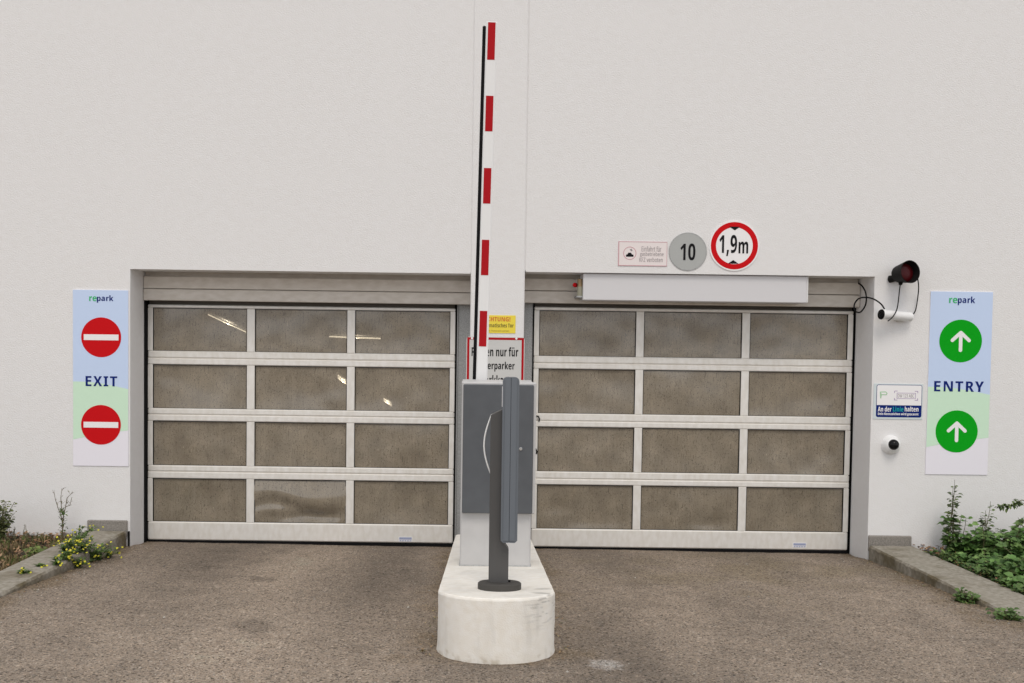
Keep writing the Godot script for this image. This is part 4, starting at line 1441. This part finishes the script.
func build_plants() -> void:
	rng.seed = 4242
	# left: dry stalks against the wall
	var at := P(62.5, 533.5, 0.16)
	at.y = on_bed(true, at.x, 0.16).y
	var root := thing("dry_weed", "tall dry branching weed against the wall near exit board", "plant", at)
	var st := MB.new()
	var lf := MB.new()
	var twig := func(pts: Array, r0: float) -> void:
		var cv := PackedVector3Array()
		for q in pts:
			cv.append(P(q[0], q[1], 0.16 + rng.randf_range(-0.03, 0.03)))
		st.col = Color(0.16, 0.13, 0.085) * rng.randf_range(0.8, 1.2)
		st.tube(cv, r0, 0.0016, 5)
		for k in range(1, cv.size()):
			for s in 3:
				var d := Vector3(rng.randf_range(-1, 1), rng.randf_range(0.1, 1.0), rng.randf_range(-0.5, 0.5)).normalized()
				var e := cv[k].lerp(cv[k - 1], rng.randf())
				st.tube(PackedVector3Array([e, e + d * rng.randf_range(0.015, 0.045)]), 0.0014, 0.0009, 3)
				if rng.randf() < 0.45:
					lf.leaf(e + d * 0.02, d, Vector3.UP, rng.randf_range(0.012, 0.028), 0.012, 0.2, Color(0.13, 0.13, 0.05) * rng.randf_range(0.7, 1.4))
	twig.call([[62.8, 536], [62.6, 526], [63.4, 516], [65.6, 507], [67.0, 498], [73.0, 492]], 0.006)
	twig.call([[62.6, 524], [61.0, 515], [58.0, 508], [55.2, 499], [54.0, 492]], 0.004)
	twig.call([[63.4, 516], [61.2, 506], [60.8, 497], [62.0, 489]], 0.004)
	twig.call([[65.6, 507], [70.0, 505], [72.0, 497]], 0.003)
	for k in 46:
		var p := P(62.6 + rng.randf_range(-4, 4) * (0.4 + 0.6 * rng.randf()), rng.randf_range(510, 532), 0.16 + rng.randf_range(-0.04, 0.04))
		lf.leaf(p, Vector3(rng.randf_range(-1, 1), rng.randf_range(-0.3, 0.8), rng.randf_range(-1, 1)).normalized(), Vector3.UP, rng.randf_range(0.02, 0.04), 0.016, 0.3, GREENS[rng.randi() % 4] * rng.randf_range(0.8, 1.4))
	put(st, "stem", M.stem, root)
	put(lf, "foliage", M.leaf, root)
	# left: olive bush cut by the picture's edge, small stalks
	at = P(-4, 540, 0.3)
	leafy("olive_shrub", "olive green small-leaved shrub standing against the wall", on_bed(true, at.x, 0.3), 22, 0.40, 0.15, 0.042, 40, [Color(0.13, 0.15, 0.05), Color(0.09, 0.115, 0.04), Color(0.18, 0.19, 0.08)])
	for q in [[14.5, 538, 0.25], [25.0, 537.0, 0.2]]:
		at = P(q[0], q[1], q[2])
		leafy("thin_stalk_weed", "thin pale stalks rising from dry bed beside the dry weed", on_bed(true, at.x, q[2]), 4, 0.16 + 0.02 * q[2], 0.05, 0.014, 6, [Color(0.18, 0.17, 0.08), Color(0.13, 0.12, 0.06)], Vector3.ZERO, "thin stalks in the bed")
	# yellow flowers hanging over the left kerb
	for q in [[64, 553, 0.8, 0.15, 7], [73, 557, 0.85, 0.21, 9], [82, 553, 0.8, 0.24, 9], [90, 551, 0.70, 0.23, 9], [66, 565, 1.05, 0.12, 7], [99, 549, 0.60, 0.18, 6], [79, 544, 0.50, 0.22, 7], [56, 569, 1.2, 0.09, 5], [76, 563, 0.95, 0.15, 10], [108, 551, 0.50, 0.10, 4], [40, 566, 1.25, 0.05, 3], [24, 574, 1.45, 0.05, 3]]:
		wildflower(P(q[0], q[1], q[2]), q[3], q[4])
	leafy("low_weed", "low green weed at the soil edge of left kerb", on_bed(true, -3.26, 0.75), 12, 0.10, 0.12, 0.05, 7, [Color(0.10, 0.16, 0.03), Color(0.14, 0.19, 0.04)])
	# left dry grass and litter
	var b := MB.new()
	for k in 330:
		var z: float = rng.randf_range(0.08, 1.9)
		var x: float = -3.24 - 0.012 * z - pow(rng.randf(), 1.5) * 1.1
		grass_tuft(b, on_bed(true, x, z), rng.randf_range(0.03, 0.09), 0.06, 14, DRY if rng.randf() < 0.62 else [Color(0.12, 0.15, 0.04), Color(0.085, 0.12, 0.03), Color(0.17, 0.17, 0.06)])
	var g := put(b, "dry_grass", M.leaf, self)
	g.set_meta("kind", "stuff")
	g.set_meta("label", "dry brown and green grass in the bed by exit")
	g.set_meta("category", "grass")
	b = MB.new()
	for k in 2600:
		var left := rng.randf() < 0.5
		var z: float = 0.02 + pow(rng.randf(), 1.6) * 1.6
		var x: float = (-3.2 - rng.randf() * 1.3) if left else (3.45 + 0.04 * z + rng.randf() * 1.6)
		var d := Vector3(rng.randf_range(-1, 1), rng.randf_range(-0.2, 0.3), rng.randf_range(-1, 1)).normalized()
		b.leaf(on_bed(left, x, z) + Vector3(0, rng.randf_range(0.0, 0.035), 0), d, Vector3.UP, rng.randf_range(0.02, 0.05), rng.randf_range(0.012, 0.03), rng.randf_range(-0.5, 0.5), [Color(0.36, 0.19, 0.10), Color(0.26, 0.14, 0.07), Color(0.42, 0.27, 0.16), Color(0.20, 0.11, 0.06)][rng.randi() % 4] * rng.randf_range(0.7, 1.3))
	for k in 420:   # crumbs of leaves blown against kerbs and island
		var z: float = rng.randf_range(0.05, 3.2)
		var side := rng.randi() % 4
		var x: float = [-2.86 - 0.026 * z, 3.08 + 0.034 * z, -0.245, 0.37][side]
		x += absf(rng.randfn(0, 0.045)) * [1, -1, -1, 1][side]
		var d := Vector3(rng.randf_range(-1, 1), rng.randf_range(0.0, 0.4), rng.randf_range(-1, 1)).normalized()
		b.leaf(Vector3(x, ground_y(x, z) + 0.004, z), d, Vector3.UP, rng.randf_range(0.008, 0.026), rng.randf_range(0.006, 0.014), 0.3, [Color(0.30, 0.2, 0.11), Color(0.2, 0.13, 0.07), Color(0.38, 0.3, 0.17), Color(0.14, 0.13, 0.06)][rng.randi() % 4])
	g = put(b, "leaf_litter", M.leaf, self)
	g.set_meta("kind", "stuff")
	g.set_meta("label", "brown fallen leaves along the foot of the wall")
	g.set_meta("category", "leaves")
	# right: brambles and weeds
	var bright := [Color(0.08, 0.17, 0.034), Color(0.11, 0.21, 0.05), Color(0.06, 0.13, 0.028), Color(0.15, 0.25, 0.07)]
	var spots := [
		[958, 0.22, 5, 0.34, 0.11, 0.07, 14, bright, true], [972, 0.30, 6, 0.34, 0.14, 0.075, 14, bright, true], [987, 0.40, 6, 0.30, 0.16, 0.08, 14, bright, true],
		[1001, 0.34, 6, 0.28, 0.17, 0.08, 14, bright, true], [1015, 0.5, 6, 0.32, 0.2, 0.085, 14, bright, true], [1030, 0.4, 8, 0.38, 0.2, 0.085, 15, bright, true],
		[980, 0.62, 6, 0.15, 0.13, 0.075, 11, bright, true], [996, 0.85, 7, 0.15, 0.15, 0.10, 9, bright, false], [1012, 1.05, 7, 0.16, 0.15, 0.10, 9, bright, false], [1024, 0.95, 8, 0.24, 0.2, 0.09, 12, bright, true], [1026, 1.35, 7, 0.12, 0.13, 0.09, 8, bright, false]]
	for q in spots:
		var p := P(q[0], 545, q[1])
		leafy("bramble" if q[8] else "broadleaf_weed", "bushy green bramble growing in the bed beside entry kerb" if q[8] else "low weed with large undivided leaves between brambles and entry kerb", on_bed(false, max(p.x, 3.47 + 0.04 * q[1] + 0.03), q[1]), q[2], q[3], q[4], q[5], q[6], q[7], Vector3.ZERO, "brambles by the entry kerb" if q[8] else "broad-leaved weeds by the entry kerb", q[8])
	at = P(951.0, 552, 0.2)
	leafy("nettle", "tallest upright leafy stem rising against wall below entry board", on_bed(false, at.x, 0.2), 4, 0.64, 0.03, 0.052, 26, [Color(0.12, 0.16, 0.055), Color(0.08, 0.11, 0.05)])
	at = P(985.0, 552, 0.22)
	leafy("nettle", "shorter pair of upright leafy stems rising out of the brambles", on_bed(false, at.x, 0.22), 4, 0.52, 0.04, 0.052, 22, [Color(0.12, 0.17, 0.055), Color(0.08, 0.12, 0.05)])
	# arching shoot from beyond the picture
	at = on_bed(false, 4.75, 0.45)
	root = thing("arching_branch", "long leafy branch arching towards the wall above the brambles", "plant", at)
	st = MB.new()
	lf = MB.new()
	st.col = Color(0.12, 0.10, 0.05)
	for path in [[[1052, 556], [1046, 520], [1034, 503], [1018, 504], [1006, 509]], [[1046, 520], [1030, 516], [1020, 524], [1012, 534]], [[1034, 503], [1022, 500], [1010, 505.5], [994, 507.5]], [[1052, 540], [1036, 530], [1022, 534], [1016, 540]]]:
		var pts := PackedVector3Array()
		for q in path:
			pts.append(P(q[0], q[1], 0.42))
		if path[0][0] == 1052 and path[0][1] == 556:
			pts[0] = at + Vector3(0, -0.02, 0)
		st.tube(pts, 0.005, 0.0015, 5)
		for k in 46:
			var t: float = 1.2 + rng.randf() * (pts.size() - 2.25)
			var i := int(t)
			var p := pts[i].lerp(pts[min(i + 1, pts.size() - 1)], t - i)
			var d := Vector3(rng.randf_range(-1, 1), rng.randf_range(-0.8, 0.5), rng.randf_range(-1, 1)).normalized()
			lf.leaf(p, d, Vector3.UP, rng.randf_range(0.025, 0.055), 0.022, 0.3, [Color(0.10, 0.15, 0.035), Color(0.07, 0.11, 0.03), Color(0.14, 0.19, 0.06)][rng.randi() % 3] * rng.randf_range(0.8, 1.3))
	put(st, "stem", M.stem, root)
	put(lf, "foliage", M.leaf, root)
	# green undergrowth under the brambles
	b = MB.new()
	for k in 420:
		var z: float = rng.randf_range(0.12, 2.4)
		var x: float = 3.46 + 0.04 * z + pow(rng.randf(), 1.3) * 1.4
		if x < 3.62 and z < 0.3:
			continue
		grass_tuft(b, on_bed(false, x, z), rng.randf_range(0.03, 0.09), 0.05, 10, GREENS)
		for s in 5:
			var an := rng.randf() * TAU
			b.leaf(on_bed(false, x, z) + Vector3(rng.randf_range(-0.05, 0.05), rng.randf_range(0.01, 0.06), rng.randf_range(-0.05, 0.05)), Vector3(cos(an), 0.35, sin(an)).normalized(), Vector3.UP, rng.randf_range(0.03, 0.075), rng.randf_range(0.02, 0.04), 0.3, GREENS[rng.randi() % 4] * rng.randf_range(0.9, 1.6))
	g = put(b, "undergrowth", M.leaf, self)
	g.set_meta("kind", "stuff")
	g.set_meta("label", "low green undergrowth under the brambles by entry")
	g.set_meta("category", "undergrowth")
	# weeds in the joint at the foot of the right kerb, and one tongue of leaves
	for q in [[988, 613, 1.62, 0.10, 16], [1018, 636, 2.1, 0.09, 12]]:
		var p := P(q[0], q[1], q[2])
		p.x = 3.092 + 0.034 * q[2] - 0.03
		p.y = ground_y(p.x, q[2])
		leafy("kerb_weed", ["small leafy weed tuft sprouting at foot of entry kerb", "broad-leaved weed at foot of entry kerb beyond the tuft"][0 if q[0] < 1000 else 1], p, q[4], q[3], 0.09, 0.05, 7, [Color(0.07, 0.13, 0.03), Color(0.10, 0.17, 0.04)], Vector3(-0.02, 0, 0))
	# grit lying on the asphalt
	b = MB.new()
	for k in 1500:
		var z: float = rng.randf_range(-0.3, 3.8)
		var x: float = rng.randf_range(-2.9, 3.1)
		if rng.randf() < 0.4:
			x = -2.84 + absf(rng.randfn(0, 0.08)) if rng.randf() < 0.5 else 3.08 - absf(rng.randfn(0, 0.1))
		if absf(x - 0.063) < 0.31 and z < 3.29:
			continue
		var r := rng.randf_range(0.0018, 0.0045) * (1.0 if rng.randf() < 0.97 else 2.2)
		var p := Vector3(x, ground_y(x, z) + r * 0.4, z)
		var t := rng.randf_range(0.1, 0.5)
		b.col = Color(t, t * 0.93, t * 0.82)
		var q := [p + Vector3(r, 0, 0), p + Vector3(0, 0, r * 1.2), p + Vector3(-r, 0, 0.2 * r), p + Vector3(0, 0, -r)]
		for i in 4:
			b.tri(q[i], q[(i + 1) % 4], p + Vector3(0, r * 0.9, 0), Vector3.UP)
	g = put(b, "grit", M.stem, self)
	g.set_meta("kind", "stuff")
	g.set_meta("label", "loose grit scattered over the asphalt driveway")
	g.set_meta("category", "grit")

func wildflower(at: Vector3, h: float, stems: int) -> void:
	# roots in the joint behind or on the kerb
	at.y = kerb_left_y(at.z) if at.x < -2.88 - 0.026 * at.z else ground_y(at.x, at.z)
	var root := thing("yellow_wildflower", "yellow-flowered wild plant spilling over the kerb by exit", "plant", at, "yellow wildflowers on the left kerb")
	var st := MB.new()
	var lf := MB.new()
	var fl := MB.new()
	for s in stems:
		var a := rng.randf() * TAU
		var out := Vector3(cos(a) * 0.6 + 0.35, 0, sin(a) * 0.6 + 0.25) * h * rng.randf_range(0.4, 1.25)
		var hh := h * rng.randf_range(0.45, 1.0)
		var pts := PackedVector3Array()
		for k in 7:
			var t := k / 6.0
			pts.append(at + Vector3(0, -0.015, 0) + out * t * t + Vector3(0, hh * (t - 0.25 * t * t), 0))
		st.col = Color(0.10, 0.15, 0.045) * rng.randf_range(0.7, 1.2)
		st.tube(pts, 0.0026, 0.0012, 4)
		for k in 16:
			var t := rng.randf_range(0.0, 0.9)
			var i := int(t * 6.0)
			var p := pts[i].lerp(pts[i + 1], t * 6.0 - i)
			var an := rng.randf() * TAU
			lf.leaf(p, Vector3(cos(an), rng.randf_range(-0.1, 0.7), sin(an)).normalized(), Vector3.UP, rng.randf_range(0.02, 0.055), 0.016, 0.4, Color(0.085, 0.15, 0.03) * rng.randf_range(0.6, 1.3))
		if rng.randf() < 0.6:
			var tip := pts[6]
			for q in rng.randi_range(2, 4):
				var c := tip + Vector3(rng.randf_range(-0.035, 0.035), rng.randf_range(-0.03, 0.025), rng.randf_range(-0.035, 0.035)) * (0.0 if q == 0 else 1.0)
				st.tube(PackedVector3Array([pts[5], c]), 0.001, 0.001, 3)
				var up := Vector3(rng.randf_range(-0.5, 0.5), 0.7, rng.randf_range(0.0, 1.0)).normalized()
				var sx := up.cross(Vector3.RIGHT).normalized()
				var sy := up.cross(sx)
				var ph := rng.randf() * TAU
				for k in 4:
					var an := ph + TAU * k / 4.0
					fl.leaf(c, (sx * cos(an) + sy * sin(an) + up * 0.25).normalized(), up, rng.randf_range(0.007, 0.011), 0.009, 0.1, Color(0.66, 0.60, 0.04) * rng.randf_range(0.8, 1.1))
	put(st, "stem", M.stem, root)
	put(lf, "foliage", M.leaf, root)
	put(fl, "blossom", M.leaf, root)

# ---------------------------------------------------------------- scene
func _ready() -> void:
	var cam := Camera3D.new()
	cam.name = "camera"
	cam.near = 0.1
	cam.far = 400.0
	cam.projection = Camera3D.PROJECTION_FRUSTUM
	cam.size = 683.0 / F * cam.near
	cam.frustum_offset = Vector2((512.0 - AX.x) / F, (AX.y - 341.5) / F) * cam.near
	cam.transform = Transform3D(cam_basis, CAM)
	add_child(cam)
	cam.current = true
	var sky_mat := ProceduralSkyMaterial.new()
	sky_mat.sky_top_color = lin(0.66, 0.68, 0.72)
	sky_mat.sky_horizon_color = lin(0.98, 0.98, 0.99)
	sky_mat.sky_curve = 0.2
	sky_mat.ground_bottom_color = lin(0.12, 0.11, 0.10)
	sky_mat.ground_horizon_color = lin(0.3, 0.3, 0.3)
	var sky := Sky.new()
	sky.sky_material = sky_mat
	var env := Environment.new()
	env.background_mode = Environment.BG_SKY
	env.sky = sky
	env.tonemap_mode = Environment.TONE_MAPPER_LINEAR
	env.tonemap_exposure = 1.34
	env.sdfgi_enabled = true
	env.ssao_enabled = true
	env.ssil_enabled = true
	var we := WorldEnvironment.new()
	we.name = "world_environment"
	we.environment = env
	add_child(we)
	var sun := DirectionalLight3D.new()
	sun.name = "sun"
	sun.light_energy = 0.32
	sun.light_color = Color(1.0, 0.97, 0.93)
	sun.light_angular_distance = 25.0
	sun.shadow_enabled = true
	sun.rotation_degrees = Vector3(-54, 4, 0)
	add_child(sun)

	make_materials()
	build_ground()
	build_building()
	build_kerbs()
	build_beds()
	build_island()
	build_doors()
	build_hall_lamps()
	build_equipment()
	build_signs()
	build_barrier()
	build_reader()
	build_plants()
